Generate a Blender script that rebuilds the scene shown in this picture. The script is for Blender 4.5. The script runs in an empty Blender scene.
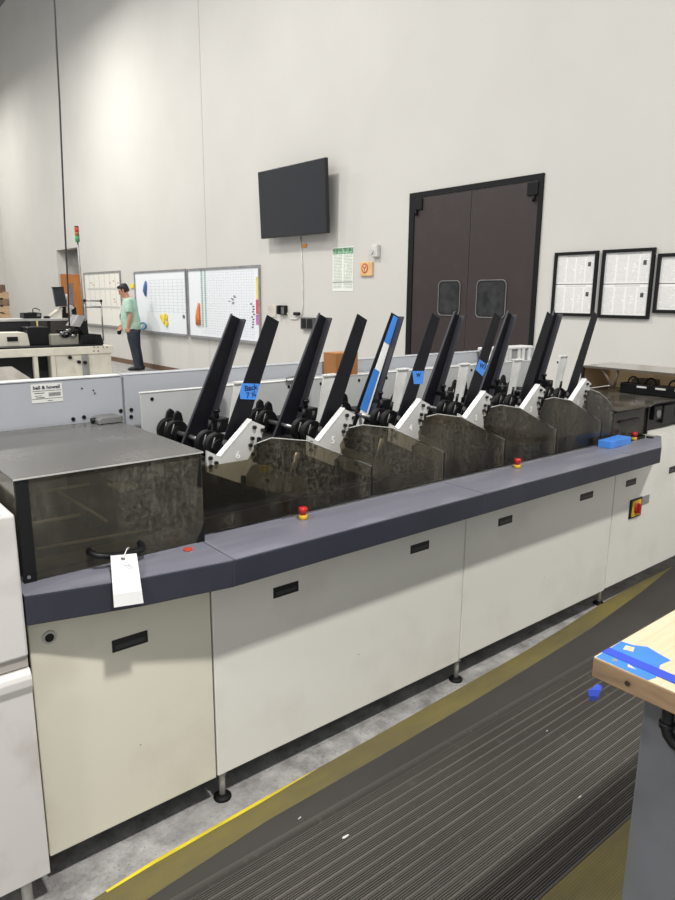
import bpy, bmesh, math, random
from mathutils import Vector, Matrix
random.seed(7)
PI = math.pi
sc = bpy.context.scene
col = sc.collection

# ------------------------------------------------------------------ camera
F_PX, YAW, PITCH, ROLL, CAM_H = 684.968, 0.8894978, 0.2192328, 0.00737, 1.5
cy_, sy_ = math.cos(YAW), math.sin(YAW)
cp_, sp_ = math.cos(PITCH), math.sin(PITCH)
fw = Vector((cy_*cp_, sy_*cp_, -sp_)); rt0 = Vector((sy_, -cy_, 0)); up0 = rt0.cross(fw)
rt = math.cos(ROLL)*rt0 + math.sin(ROLL)*up0
up = -math.sin(ROLL)*rt0 + math.cos(ROLL)*up0
cam_d = bpy.data.cameras.new('camera'); cam = bpy.data.objects.new('camera', cam_d); col.objects.link(cam)
cam_d.sensor_fit = 'VERTICAL'; cam_d.sensor_height = 24.0; cam_d.lens = F_PX/900*24.0
cam_d.clip_start = 0.02; cam_d.clip_end = 200
m = Matrix((rt, up, -fw)).transposed().to_4x4(); m.translation = Vector((0, 0, CAM_H)); cam.matrix_world = m
sc.camera = cam
def ray(px, py):
    return fw + rt*((px-337.5)/F_PX) - up*((py-450)/F_PX)
def at(px, py, axis, v):
    """world point where the sight line of a measured photo point meets the plane axis = v"""
    d = ray(px, py); o = Vector((0, 0, CAM_H)); return o + d*((v-o[axis])/d[axis])

# ------------------------------------------------------------------ materials
def lin(c):
    out = []
    for v in c[:3]:
        v = v/255.0
        out.append(v/12.92 if v <= .04045 else ((v+.055)/1.055)**2.4)
    return (*out, 1)
class N:
    def __init__(s, name):
        s.m = bpy.data.materials.new(name); s.m.use_nodes = True
        s.t = s.m.node_tree; s.t.nodes.clear()
        s.out = s.t.nodes.new('ShaderNodeOutputMaterial')
    def n(s, typ, **kw):
        nd = s.t.nodes.new(typ)
        for k, v in kw.items(): setattr(nd, k, v)
        return nd
    def l(s, a, b): s.t.links.new(a, b)
    def put(s, sock, v):
        if isinstance(v, bpy.types.NodeSocket): s.l(v, sock)
        else: sock.default_value = v
    def math(s, op, a, b=0.0, c=None):
        nd = s.n('ShaderNodeMath', operation=op); s.put(nd.inputs[0], a); s.put(nd.inputs[1], b)
        if c is not None: s.put(nd.inputs[2], c)
        return nd.outputs[0]
    def mix(s, f, a, b):
        nd = s.n('ShaderNodeMix', data_type='RGBA'); s.put(nd.inputs[0], f); s.put(nd.inputs[6], a); s.put(nd.inputs[7], b)
        return nd.outputs[2]
    def coord(s, kind='Object'):
        return s.n('ShaderNodeTexCoord').outputs[kind]
    def xyz(s, v):
        nd = s.n('ShaderNodeSeparateXYZ'); s.l(v, nd.inputs[0]); return nd.outputs
    def noise(s, scale, detail=4, vec=None, rough=.55, stretch=None):
        vec = vec if vec is not None else s.coord()
        if stretch:
            mp = s.n('ShaderNodeMapping'); mp.inputs['Scale'].default_value = stretch; s.l(vec, mp.inputs[0]); vec = mp.outputs[0]
        nd = s.n('ShaderNodeTexNoise'); nd.inputs['Scale'].default_value = scale
        nd.inputs['Detail'].default_value = detail; nd.inputs['Roughness'].default_value = rough
        s.l(vec, nd.inputs['Vector']); return nd.outputs[0]
    def ramp(s, f, a, b):
        nd = s.n('ShaderNodeMapRange'); s.put(nd.inputs[0], f); nd.inputs[1].default_value = a; nd.inputs[2].default_value = b
        nd.clamp = True; return nd.outputs[0]
    def bsdf(s, color, rough=.5, metal=0., bump=None, bstr=.2, bdist=.01, spec=.5, emit=None):
        p = s.n('ShaderNodeBsdfPrincipled'); s.put(p.inputs['Base Color'], color); s.put(p.inputs['Roughness'], rough)
        p.inputs['Metallic'].default_value = metal; p.inputs['Specular IOR Level'].default_value = spec
        if bump is not None:
            b = s.n('ShaderNodeBump'); b.inputs['Strength'].default_value = bstr; b.inputs['Distance'].default_value = bdist
            s.l(bump, b.inputs['Height']); s.l(b.outputs[0], p.inputs['Normal'])
        return p.outputs[0]
    def done(s, shader): s.l(shader, s.out.inputs[0]); return s.m
_mats = {}
def M(name, c, rough=.5, metal=0., var=.06, scale=6, spec=.5, bump=0.):
    """plain painted / plastic / metal surface with a little procedural unevenness"""
    if name in _mats: return _mats[name]
    b = N(name); f = b.noise(scale, 5)
    lo = [max(0, v*(1-var*2)) for v in c]; hi = [min(255, v*(1+var)) for v in c]
    cc = b.mix(b.ramp(f, .3, .7), lin(lo), lin(hi))
    _mats[name] = b.done(b.bsdf(cc, rough, metal, spec=spec, bump=b.noise(scale*25, 2) if bump else None, bstr=bump))
    return _mats[name]
def stained(name, c, dirt, amount=.5, rough=.45, scale=3.0, streak=None, speck=True):
    """painted sheet metal with smudges and small scuffs"""
    b = N(name)
    f = b.ramp(b.noise(scale, 6, stretch=streak), .52, .78)
    cc = b.mix(b.math('MULTIPLY', f, amount), lin(c), lin(dirt))
    if speck:
        v = b.n('ShaderNodeTexVoronoi'); v.inputs['Scale'].default_value = 14; b.l(b.coord(), v.inputs['Vector'])
        sp = b.math('MULTIPLY', b.math('LESS_THAN', v.outputs['Distance'], .035), b.math('GREATER_THAN', b.noise(5, 1), .6))
        cc = b.mix(b.math('MULTIPLY', sp, .7), cc, lin([k*.45 for k in c]))
    return b.done(b.bsdf(cc, rough))
def smoked(name, tint, dust, dust_amt, scratch=1.0, rough=.06, patch=2.5, streak=None, ior=1.32):
    """dark see-through plastic, dusty and scratched"""
    b = N(name)
    tr = b.n('ShaderNodeBsdfTransparent'); tr.inputs[0].default_value = (*tint, 1)
    gl = b.n('ShaderNodeBsdfGlossy'); gl.inputs['Roughness'].default_value = rough; gl.inputs[0].default_value = (.9, .9, .9, 1)
    fr = b.n('ShaderNodeFresnel'); fr.inputs[0].default_value = ior
    mx = b.n('ShaderNodeMixShader'); b.l(fr.outputs[0], mx.inputs[0]); b.l(tr.outputs[0], mx.inputs[1]); b.l(gl.outputs[0], mx.inputs[2])
    df = b.n('ShaderNodeBsdfDiffuse'); df.inputs[0].default_value = lin(dust)
    big = b.ramp(b.noise(patch, 3, stretch=streak), .46, .75)
    fine = b.ramp(b.noise(70, 8, rough=.8), .44, .68)
    fine2 = b.ramp(b.noise(40, 6, rough=.75, stretch=(1.6, 1.6, .22)), .5, .7)
    k = b.math('MULTIPLY', big, b.math('ADD', b.math('MULTIPLY', fine, .7), b.math('MULTIPLY', fine2, .5)))
    k = b.math('ADD', b.math('MULTIPLY', k, scratch), dust_amt)
    k = b.math('MINIMUM', k, .9)
    mx2 = b.n('ShaderNodeMixShader'); b.l(k, mx2.inputs[0]); b.l(mx.outputs[0], mx2.inputs[1]); b.l(df.outputs[0], mx2.inputs[2])
    return b.done(mx2.outputs[0])

# ---- surfaces of the room
def wall_material():
    b = N('painted_concrete_wall')
    f = b.noise(.6, 5); g = b.noise(3.0, 4, stretch=(1, 1, .25))
    c = b.mix(b.ramp(f, .3, .7), lin((196, 194, 188)), lin((203, 201, 195)))
    x = b.xyz(b.coord())
    low = b.ramp(x[2], 1.4, .1)
    sm = b.math('MULTIPLY', b.math('MULTIPLY', b.ramp(g, .5, .75), low), .22)
    c = b.mix(sm, c, lin((150, 144, 136)))
    return b.done(b.bsdf(c, .75, bump=b.noise(40, 3), bstr=.04, spec=.25))
def concrete_material():
    b = N('concrete_floor')
    c = b.mix(b.ramp(b.noise(9, 8, rough=.7), .35, .68), lin((118, 117, 115)), lin((186, 185, 182)))
    v = b.ramp(b.noise(75, 5, rough=.7), .55, .68)
    c = b.mix(b.math('MULTIPLY', v, .6), c, lin((84, 82, 80)))
    c = b.mix(b.math('MULTIPLY', b.ramp(b.noise(1.5, 4), .45, .8), .6), c, lin((150, 148, 145)))
    return b.done(b.bsdf(c, .6, bump=b.noise(50, 4), bstr=.1))
def mat_rubber(smooth=False):
    b = N('smooth_black_rubber' if smooth else 'ribbed_black_rubber')
    x = b.xyz(b.coord())
    dirt = b.noise(3, 5, stretch=(.35, 1, 1))
    if smooth:
        c = b.mix(b.ramp(dirt, .35, .7), lin((58, 56, 54)), lin((70, 67, 64)))
        return b.done(b.bsdf(c, .65, spec=.3))
    ph = b.math('FRACT', b.math('DIVIDE', b.math('SUBTRACT', x[1], .80-1.15), .0345))
    wide = b.math('LESS_THAN', ph, .2)
    base = b.mix(b.ramp(dirt, .35, .7), lin((72, 69, 65)), lin((88, 84, 79)))
    k = b.math('MULTIPLY', wide, b.ramp(b.noise(2.2, 3, stretch=(.3, 6, 1)), .25, .65))
    c = b.mix(b.math('MULTIPLY', k, .32), base, lin((122, 118, 111)))
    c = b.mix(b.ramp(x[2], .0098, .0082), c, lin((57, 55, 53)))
    c = b.mix(b.math('MULTIPLY', b.ramp(b.noise(30, 5), .62, .75), .18), c, lin((140, 136, 130)))
    return b.done(b.bsdf(c, .65, spec=.3))
def mat_yellow():
    b = N('worn_yellow_rubber')
    f = b.ramp(b.noise(5, 7, stretch=(.4, 1.6, 1), rough=.7), .34, .66)
    c = b.mix(f, lin((124, 113, 62)), lin((100, 93, 63)))
    x = b.xyz(b.coord())
    rib = b.math('LESS_THAN', b.math('FRACT', b.math('DIVIDE', x[1], .0075)), .3)
    c = b.mix(b.math('MULTIPLY', rib, .38), c, lin((70, 64, 40)))
    c = b.mix(b.math('MULTIPLY', b.ramp(b.noise(2.4, 3), .5, .7), .5), c, lin((88, 82, 62)))
    return b.done(b.bsdf(c, .6))
def paper_print(name, cols, top=.1, ink=(70, 70, 74), paper=(232, 231, 228), n=34, axis=1, two=False, flip=True, kk=.34):
    """paper with columns of unreadable small print: axis = the horizontal axis of the sheet"""
    b = N(name); g = b.xyz(b.coord('Generated')); u = g[axis]; v = g[2]
    if flip: u = b.math('SUBTRACT', 1.0, u)
    if two: v = b.math('FRACT', b.math('MULTIPLY', v, 1.999))
    line = b.math('LESS_THAN', b.math('FRACT', b.math('MULTIPLY', v, n)), .55)
    cu = b.math('FRACT', b.math('MULTIPLY', u, cols))
    colm = b.math('MULTIPLY', b.math('GREATER_THAN', cu, .08), b.math('LESS_THAN', cu, .94))
    words = b.math('GREATER_THAN', b.noise(60, 3, vec=b.coord('Generated')), .43)
    para = b.math('GREATER_THAN', b.noise(7, 2, vec=b.coord('Generated')), .36)
    rng = b.math('MULTIPLY', b.math('LESS_THAN', v, 1-top), b.math('GREATER_THAN', v, .05))
    k = b.math('MULTIPLY', b.math('MULTIPLY', line, colm), b.math('MULTIPLY', words, b.math('MULTIPLY', para, rng)))
    head = b.math('MULTIPLY', b.math('MULTIPLY', b.math('GREATER_THAN', v, 1-top*.7), b.math('LESS_THAN', v, 1-top*.3)),
                  b.math('MULTIPLY', b.math('GREATER_THAN', u, .25), b.math('LESS_THAN', u, .8)))
    k = b.math('MAXIMUM', b.math('MULTIPLY', k, kk), b.math('MULTIPLY', head, .3))
    return b.done(b.bsdf(b.mix(k, lin(paper), lin(ink)), .5))
def board_grid(name, u0, u1, v0, v1, nu, nv, amt=.5, base=(228, 232, 236)):
    b = N(name); g = b.xyz(b.coord('Generated')); u = b.math('SUBTRACT', 1.0, g[1]); v = g[2]
    lu = b.math('LESS_THAN', b.math('FRACT', b.math('MULTIPLY', u, nu)), .09)
    lv = b.math('LESS_THAN', b.math('FRACT', b.math('MULTIPLY', v, nv)), .13)
    ins = b.math('MULTIPLY', b.math('MULTIPLY', b.math('GREATER_THAN', u, u0), b.math('LESS_THAN', u, u1)),
                 b.math('MULTIPLY', b.math('GREATER_THAN', v, v0), b.math('LESS_THAN', v, v1)))
    k = b.math('MULTIPLY', b.math('MAXIMUM', lu, lv), ins)
    c = b.mix(b.math('MULTIPLY', k, amt), lin(base), lin((110, 112, 120)))
    ws = b.math('MULTIPLY', b.math('GREATER_THAN', b.noise(45, 3, vec=b.coord('Generated')), .63), ins)
    c = b.mix(b.math('MULTIPLY', ws, .22), c, lin((80, 84, 100)))
    return b.done(b.bsdf(c, .25))
def wood_mat(name, a, bb, stretch=(1, 12, 12), knot=True):
    b = N(name); f = b.noise(3, 6, stretch=stretch)
    c = b.mix(b.ramp(f, .3, .7), lin(a), lin(bb))
    x = b.xyz(b.coord())
    seam = b.math('LESS_THAN', b.math('FRACT', b.math('DIVIDE', x[1], .045)), .03)
    c = b.mix(b.math('MULTIPLY', seam, .25 if knot else 0), c, lin([v*.6 for v in bb]))
    return b.done(b.bsdf(c, .5))

WALL = wall_material(); CONC = concrete_material(); RUB = mat_rubber(); YEL = mat_yellow()
CREAM = stained('cream_painted_steel', (216, 212, 195), (184, 177, 158), .5)
WHITE_P = stained('off_white_painted_steel', (224, 222, 213), (196, 192, 182), .5)
LEFT_P = stained('scuffed_white_steel', (206, 203, 199), (168, 160, 150), .75, scale=5)
LEDGE = stained('blue_grey_worktop', (118, 118, 129), (150, 150, 158), .45, rough=.38, scale=7, streak=(.3, 2, 1))
LEDGE_F = M('dark_slate_edge', (48, 50, 60), .5, var=.04, spec=.3)
GREYP = stained('light_grey_guard_paint', (166, 169, 174), (146, 148, 152), .5, rough=.4)
BEAM = stained('pale_grey_sheet_steel', (180, 182, 181), (150, 150, 148), .5, rough=.4)
PLATE = M('brushed_pale_plate', (196, 196, 192), .42, .0, var=.04)
BLK = M('black_plastic', (16, 17, 19), .45, var=.2, spec=.3)
GUIDE = M('black_anodised_guide', (15, 16, 22), .5, var=.15, scale=12, spec=.25)
GUIDE_E = M('grey_guide_edge', (56, 56, 62), .45, .2)  # lighter grey for the guide flange and lip
DARKIN = M('dark_machine_interior', (26, 26, 25), .6, var=.3)
STEEL = M('bare_steel', (170, 170, 168), .3, .85)
DULL = M('dull_grey_steel', (122, 122, 120), .45, .3)
BRNPL = M('brownish_bar', (112, 106, 90), .5)
SMOKE_F = smoked('smoked_hood_front', (.64, .61, .53), (160, 156, 142), .085, .5, patch=4)
SMOKE_T = smoked('dust_and_sheen_lid', (.34, .33, .30), (128, 127, 125), .34, .75, rough=.22, patch=5)  # grey layer stands for both dust and reflected light on the lid
SMOKE_C = smoked('smoked_station_cover', (.56, .53, .45), (150, 144, 130), .03, .6, patch=6, streak=(1, 1, .6))
SMOKE_R = smoked('scratched_smoked_sheet', (.22, .21, .19), (140, 134, 124), .10, 1.0, rough=.15, patch=8)
TAN_CL = smoked('amber_clear_cover', (.74, .64, .50), (186, 166, 138), .5, .15, rough=.15)
CLR_TOP = smoked('clear_cover_top', (.6, .56, .5), (176, 172, 164), .5, .2, rough=.15)
BLUET = M('blue_painter_tape', (66, 138, 226), .55, var=.05)
BLUED = M('deep_blue_tape', (48, 82, 214), .5, var=.05)
INK = M('marker_ink', (22, 28, 60), .6)
WHITEM = M('white_paint_mark', (240, 240, 238), .5, var=.01)
PAPER = M('white_paper', (236, 236, 234), .6, var=.02)
RED = M('red_button', (170, 30, 28), .4); YELB = M('yellow_button_base', (206, 164, 40), .4)
CHROME = M('zinc_steel', (206, 204, 196), .35, .15)
RUBBER = M('black_rubber', (13, 13, 14), .6, spec=.25)

# ------------------------------------------------------------------ mesh builder
class MB:
    def __init__(s): s.b = bmesh.new(); s.mats = []; s.cur = 0
    def use(s, mat):
        if mat not in s.mats: s.mats.append(mat)
        s.cur = s.mats.index(mat); return s
    def _add(s, verts, faces, smooth=False, M4=None):
        vs = [s.b.verts.new(M4 @ Vector(v) if M4 else Vector(v)) for v in verts]
        fs = []
        for f in faces:
            try:
                q = s.b.faces.new([vs[i] for i in f]); q.material_index = s.cur; q.smooth = smooth; fs.append(q)
            except ValueError: pass
        return vs, fs
    def box(s, x0, x1, y0, y1, z0, z1, bev=0., M4=None):
        x0, x1 = sorted((x0, x1)); y0, y1 = sorted((y0, y1)); z0, z1 = sorted((z0, z1))
        v = [(x0,y0,z0),(x1,y0,z0),(x1,y1,z0),(x0,y1,z0),(x0,y0,z1),(x1,y0,z1),(x1,y1,z1),(x0,y1,z1)]
        f = [(3,2,1,0),(4,5,6,7),(0,1,5,4),(1,2,6,5),(2,3,7,6),(3,0,4,7)]
        vs, fs = s._add(v, f, M4=M4)
        if bev:
            ed = list({e for q in fs for e in q.edges})
            r = bmesh.ops.bevel(s.b, geom=ed, offset=bev, segments=2, affect='EDGES', profile=.5)
            for q in r['faces']: q.material_index = s.cur
        return s
    def prism(s, poly, axis, a0, a1, bev=0.):
        """polygon given in the other two axes (in x,y,z order), pushed from a0 to a1 along axis"""
        def P(p, a):
            q = list(p); q.insert(axis, a); return tuple(q)
        n = len(poly); v = [P(p, a0) for p in poly] + [P(p, a1) for p in poly]
        f = [tuple(range(n)), tuple(range(2*n-1, n-1, -1))] + [(i, i+n, (i+1) % n+n, (i+1) % n) for i in range(n)]
        vs, fs = s._add(v, f)
        bmesh.ops.recalc_face_normals(s.b, faces=fs)
        if bev:
            ed = list({e for q in fs for e in q.edges})
            r = bmesh.ops.bevel(s.b, geom=ed, offset=bev, segments=2, affect='EDGES', profile=.5)
            for q in r['faces']: q.material_index = s.cur
        return s
    def poly(s, pts):
        s._add(pts, [tuple(range(len(pts)))]); return s
    def loft(s, pts, radii, segs=16, cap=True, ref=None, smooth=True):
        pts = [Vector(p) for p in pts]; rings = []; n = len(pts)
        ref = Vector(ref) if ref else None; prev = None
        for i, p in enumerate(pts):
            t = (pts[min(i+1, n-1)] - pts[max(i-1, 0)]).normalized()
            if ref is not None: a = ref - t*ref.dot(t)
            elif prev is not None: a = prev - t*prev.dot(t)
            else:
                a = Vector((0, 0, 1)) if abs(t.z) < .9 else Vector((1, 0, 0)); a = a - t*a.dot(t)
            a.normalize(); prev = a; bq = t.cross(a)
            r = radii[i]; ra, rb = (r if isinstance(r, (tuple, list)) else (r, r))
            rings.append([p + a*(ra*math.cos(2*PI*k/segs)) + bq*(rb*math.sin(2*PI*k/segs)) for k in range(segs)])
        v = [q for r in rings for q in r]; f = []
        for i in range(n-1):
            for k in range(segs):
                f.append((i*segs+k, i*segs+(k+1) % segs, (i+1)*segs+(k+1) % segs, (i+1)*segs+k))
        vs, fs = s._add(v, f, smooth)
        if cap:
            for base in (0, (n-1)*segs):
                try:
                    q = s.b.faces.new(vs[base:base+segs]); q.material_index = s.cur
                    if base == 0: q.normal_flip()
                except ValueError: pass
        bmesh.ops.recalc_face_normals(s.b, faces=[q for q in fs])
        return s
    def tube(s, pts, r, segs=10): return s.loft(pts, [r]*len(pts), segs)
    def cyl(s, p0, p1, r, r2=None, segs=20, bev=0.):
        p0, p1 = Vector(p0), Vector(p1)
        if bev:
            d = (p1-p0).normalized()
            return s.loft([p0, p0, p0+d*bev, p1-d*bev, p1], [r*.0001+max(r-bev, 0), max(r-bev, 1e-5), r, r2 or r, max((r2 or r)-bev, 1e-5)][0:5], segs) if False else \
                s.loft([p0, p0+d*bev, p1-d*bev, p1], [max(r-bev, 1e-5), r, r2 or r, max((r2 or r)-bev, 1e-5)], segs)
        return s.loft([p0, p1], [r, r if r2 is None else r2], segs)
    def ball(s, c, r, segs=14, rings=10):
        r = r if isinstance(r, (tuple, list)) else (r, r, r); c = Vector(c); v = []; f = []
        for i in range(rings+1):
            th = PI*i/rings
            for k in range(segs):
                ph = 2*PI*k/segs
                v.append((c.x+r[0]*math.sin(th)*math.cos(ph), c.y+r[1]*math.sin(th)*math.sin(ph), c.z+r[2]*math.cos(th)))
        for i in range(rings):
            for k in range(segs):
                f.append((i*segs+k, (i+1)*segs+k, (i+1)*segs+(k+1) % segs, i*segs+(k+1) % segs))
        vs, fs = s._add(v, f, True)
        bmesh.ops.remove_doubles(s.b, verts=vs, dist=1e-6)
        return s
    def text(s, body, size, M4, extrude=.0004, bold=0.):
        cu = bpy.data.curves.new('lettering', 'FONT'); cu.body = body; cu.size = size; cu.align_x = 'CENTER'; cu.align_y = 'CENTER'
        cu.extrude = extrude; cu.offset = bold; cu.resolution_u = 3
        ob = bpy.data.objects.new('lettering', cu); col.objects.link(ob)
        dg = bpy.context.evaluated_depsgraph_get(); dg.update()
        me = bpy.data.meshes.new_from_object(ob.evaluated_get(dg))
        s._add([v.co.copy() for v in me.vertices], [tuple(p.vertices) for p in me.polygons], M4=M4)
        bpy.data.objects.remove(ob); bpy.data.curves.remove(cu); bpy.data.meshes.remove(me)
        return s
    def build(s, name, mat=None, parent=None, world=True, smooth_angle=None):
        if mat is not None and not s.mats: s.mats = [mat]
        if parent is not None and world:
            r = parent
            while r.parent: r = r.parent
            bmesh.ops.translate(s.b, verts=s.b.verts, vec=-r.location)
        me = bpy.data.meshes.new(name); s.b.to_mesh(me); s.b.free()
        for q in s.mats: me.materials.append(q)
        o = bpy.data.objects.new(name, me); col.objects.link(o)
        if parent is not None: o.parent = parent
        return o
def tag(o, label=None, cat=None, group=None, kind=None):
    for k, v in (('label', label), ('category', cat), ('group', group), ('kind', kind)):
        if v: o[k] = v
    return o
def thing(name, label, cat, loc, group=None, rz=0):
    o = bpy.data.objects.new(name, None); col.objects.link(o); o.empty_display_size = .05
    o.location = loc; o.rotation_euler = (0, 0, rz)
    return tag(o, label, cat, group)
def struct(name, mb, mat=None, parent=None):
    o = mb.build(name, mat, parent)
    if parent is None: o['kind'] = 'structure'
    return o
def face_y(x, y, z, rx=0.):
    """text plane facing -y (towards the machine operator): letters run along +x"""
    return Matrix.Translation((x, y, z)) @ Matrix.Rotation(rx, 4, 'Y') @ Matrix.Rotation(PI/2, 4, 'X')
def face_x(x, y, z):
    """text plane facing -x (the back wall): letters run along -y"""
    return Matrix.Translation((x, y, z)) @ Matrix.Rotation(-PI/2, 4, 'Z') @ Matrix.Rotation(PI/2, 4, 'X')

# ================================================================== THE SETTING
W = 6.1
struct('floor', MB().box(-4, 10, -5, 26, -.1, 0), CONC)
for nm, seg in (('wall_back', [(-3, 17.78, 0, 9.4), (19.5, 24.8, 0, 9.4), (17.78, 19.5, 2.67, 9.4)]),):
    mb = MB()
    for (y0, y1, z0, z1) in seg: mb.box(W, W+.22, y0, y1, z0, z1)
    struct(nm, mb, WALL)
struct('wall_left', MB().box(-4, W+.22, 24.8, 25.02, 0, 9.4), WALL)
struct('ceiling', MB().box(-4, 10, -5, 25.02, 9.4, 9.5), M('grey_ceiling', (120, 122, 126), .8))
struct('trim_1', MB().box(W-.004, W, 11.235, 11.262, 0, 9.4), M('wall_joint_sealant', (190, 188, 182), .8, var=.01))
struct('baseboard_back', MB().box(W-.018, W, -3, 4.3, 0, .1).box(W-.018, W, 6.18, 17.75, 0, .1), M('brown_baseboard', (108, 84, 66), .6))
# recess behind the far opening
VG = M('recess_grey', (168, 166, 162), .8)
struct('wall_recess', MB().box(W+.22, 8.3, 19.5, 19.6, 0, 2.9).box(W+.22, 8.3, 17.0, 17.1, 0, 2.9).box(8.3, 8.4, 17, 19.6, 0, 2.9).box(W+.22, 8.3, 17, 19.6, 2.72, 2.9), VG)
# far wooden door in that recess
d2 = tag(thing('door_2', None, None, (6.4, 19.48, 0)), kind='structure')
OAK = wood_mat('oak_door', (168, 104, 50), (192, 126, 66), (12, 12, 1), False)
pa, pb = at(60.6, 274, 1, 19.45), at(80.5, 274, 1, 19.45)
MB().box(pa.x, pb.x+.1, 19.45, 19.498, .01, pa.z).build('door_leaf', OAK, d2)
wa, wb = at(69, 283, 1, 19.445), at(74.5, 311, 1, 19.445)
MB().box(wa.x, wb.x, 19.443, 19.4495, wb.z, wa.z).build('door_glass', M('dull_door_glass', (120, 122, 130), .15), d2)
# big double door
DY0, DY1, DZ = 4.306, 6.172, 2.712
d1 = tag(thing('door_1', None, None, (W, 5.24, 0)), kind='structure')
DF = M('black_door_frame', (11, 11, 13), .5, spec=.25); DL = stained('dark_brown_impact_door', (48, 38, 37), (62, 51, 49), .5, rough=.5, scale=5, speck=False)
MB().box(W-.02, W, DY1-.085, DY1, 0, DZ-.0605).box(W-.02, W, DY0, DY0+.05, 0, DZ-.0605).box(W-.02, W, DY0, DY1, DZ-.06, DZ).build('door_frame', DF, d1)
RUBG = M('black_window_gasket', (16, 16, 17), .5)
def rrect(y0, y1, z0, z1, r, n=6):
    out = []
    for cyy, czz, a0 in ((y1-r, z1-r, 0), (y0+r, z1-r, 90), (y0+r, z0+r, 180), (y1-r, z0+r, 270)):
        for k in range(n+1):
            a = math.radians(a0+90*k/n); out.append((cyy+r*math.cos(a), czz+r*math.sin(a)))
    return out
GLASSD = M('dark_door_window', (38, 38, 38), .08, var=.35, scale=9)
for (a, b_, wy0, wy1, wz0, wz1) in ((5.222, DY1-.087, 5.315, 5.655, 1.30, 1.70), (DY0+.052, 5.214, 4.675, 5.085, 1.29, 1.70)):
    leaf = MB().box(W-.012, W-.001, a, b_, .01, DZ-.065, .004).build('door_leaf', DL, d1)
    MB().prism(rrect(wy0, wy1, wz0, wz1, .06), 0, W-.016, W-.012).build('window_gasket', RUBG, leaf)
    MB().prism(rrect(wy0+.03, wy1-.03, wz0+.03, wz1-.03, .045), 0, W-.0175, W-.016).build('window_pane', GLASSD, leaf)
    ring = [(W-.0175, y, z) for y, z in rrect(wy0+.006, wy1-.006, wz0+.006, wz1-.006, .055)]
    MB().tube(ring+[ring[0], ring[1]], .006, 6).build('window_trim', M('grey_trim', (128, 126, 124), .4, .3), leaf)
    hy = a if a < 5 else b_
    s_ = 1 if a < 5 else -1
    MB().box(W-.03, W-.012, hy, hy+s_*.13, DZ-.2, DZ-.07, .006).cyl((W-.03, hy+s_*.04, DZ-.26), (W-.03, hy+s_*.04, DZ-.2), .016).build('hinge', DF, leaf)

# ================================================================== FLOOR MAT
fm = thing('floor_mat', 'long black ribbed rubber floor mat with worn yellow borders beside the machine', 'mat', (1.9, 1.15, 0))
y = .80; prof = []
P = .0345
while y < 1.383-P:
    prof += [(y, .0074), (y+.0006, .0105), (y+P*.2, .0105), (y+P*.2+.0006, .0074)]
    k = y + P*.2 + .0006; w = (P*.8-.0012)/4
    for i in range(4):
        prof += [(k+w*.36, .0074), (k+w*.44, .0105), (k+w*.92, .0105), (k+w, .0074)]
        k += w
    y += P
prof.append((1.384, .0098))
mb = MB(); n = len(prof)
v = [(-1.0, a, z) for a, z in prof] + [(5.2, a, z) for a, z in prof]
mb._add(v, [(i+n, i+n+1, i+1, i) for i in range(n-1)])
mb.box(-1.0, 5.2, .80, 1.384, .0005, .0069)
mb.build('ribbed_field', RUB, fm)
inner = [(-1.0, 1.36), (.3, 1.40), (.54, 1.42), (.67, 1.433), (.92, 1.455), (1.376, 1.464), (1.885, 1.48), (2.3, 1.50), (2.76, 1.527), (3.33, 1.585), (3.8, 1.65)]
edge = [(-1.0, 1.45), (.3, 1.49), (.46, 1.508), (.6, 1.523), (.955, 1.538), (1.461, 1.554), (1.9, 1.572), (2.3, 1.586), (2.63, 1.606), (3.03, 1.64), (3.46, 1.657), (3.8, 1.66)]
MB().prism([(-1.0, 1.3842), (5.2, 1.3842), (5.2, 1.652), (3.8, 1.652)] + inner[::-1], 2, .0005, .0096).build('smooth_margin', mat_rubber(True), fm)
MB().prism(edge + [(x, y+.0003) for x, y in inner[::-1]], 2, .0005, .0092).build('yellow_border', YEL, fm)
MB().prism([(-1, .6), (5.2, .6), (5.2, .7995), (-1, .7995)], 2, .0005, .0092).build('yellow_border', YEL, fm)
BY = M('bright_yellow_edge', (226, 206, 48), .5, var=.08)
MB().prism([(.47, 1.5035), (.60, 1.513), (.78, 1.521), (.955, 1.528), (1.1, 1.538), (1.18, 1.5445), (.955, 1.5395), (.78, 1.532), (.6, 1.5245), (.47, 1.5105)], 2, .0005, .0098).build('bright_edge', BY, fm)

# ================================================================== MACHINE CABINETS
YF = 1.60
XA0, XA1, XB1, XC1, XD1 = .367, .847, 1.922, 2.985, 4.4
RECESS = M('black_handle_recess', (22, 22, 24), .45); SLOT = M('handle_slot', (52, 54, 58), .35)
def handle(parent, x0, x1, z0, z1):
    h = MB().box(x0, x1, YF-.002, YF+.004, z0, z1, .001).build('pull_handle', RECESS, parent)
    MB().box(x0+.008, x1-.008, YF-.0026, YF-.001, z0+.007, z0+(z1-z0)*.55).build('finger_slot', SLOT, h)
def foot(parent, x, y=1.632, ztop=.12):
    f = MB().cyl((x, y, .008), (x, y, ztop), .0095, segs=14).cyl((x, y, .085), (x, y, .097), .0155, segs=6).build('levelling_foot', CHROME, parent)
    MB().loft([(x, y, 0), (x, y, .006), (x, y, .011), (x, y, .0135)], [.0275, .0275, .022, .010], 22).build('foot_pad', RUBBER, f)
UNDER = M('cabinet_underside', (60, 60, 58), .6)
def cabinet(name, label, x0, x1, panel_mat, zt=.764):
    t = thing(name, label, 'cabinet', ((x0+x1)/2, 1.92, 0), None)
    MB().box(x0+.002, x1-.002, YF+.014, 2.24, .125, zt).build('cabinet_body', UNDER, t)
    return t
ca = cabinet('machine_cabinet', 'narrow cream machine cabinet with round key lock, below the smoked hood', XA0, XA1, CREAM)
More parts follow.
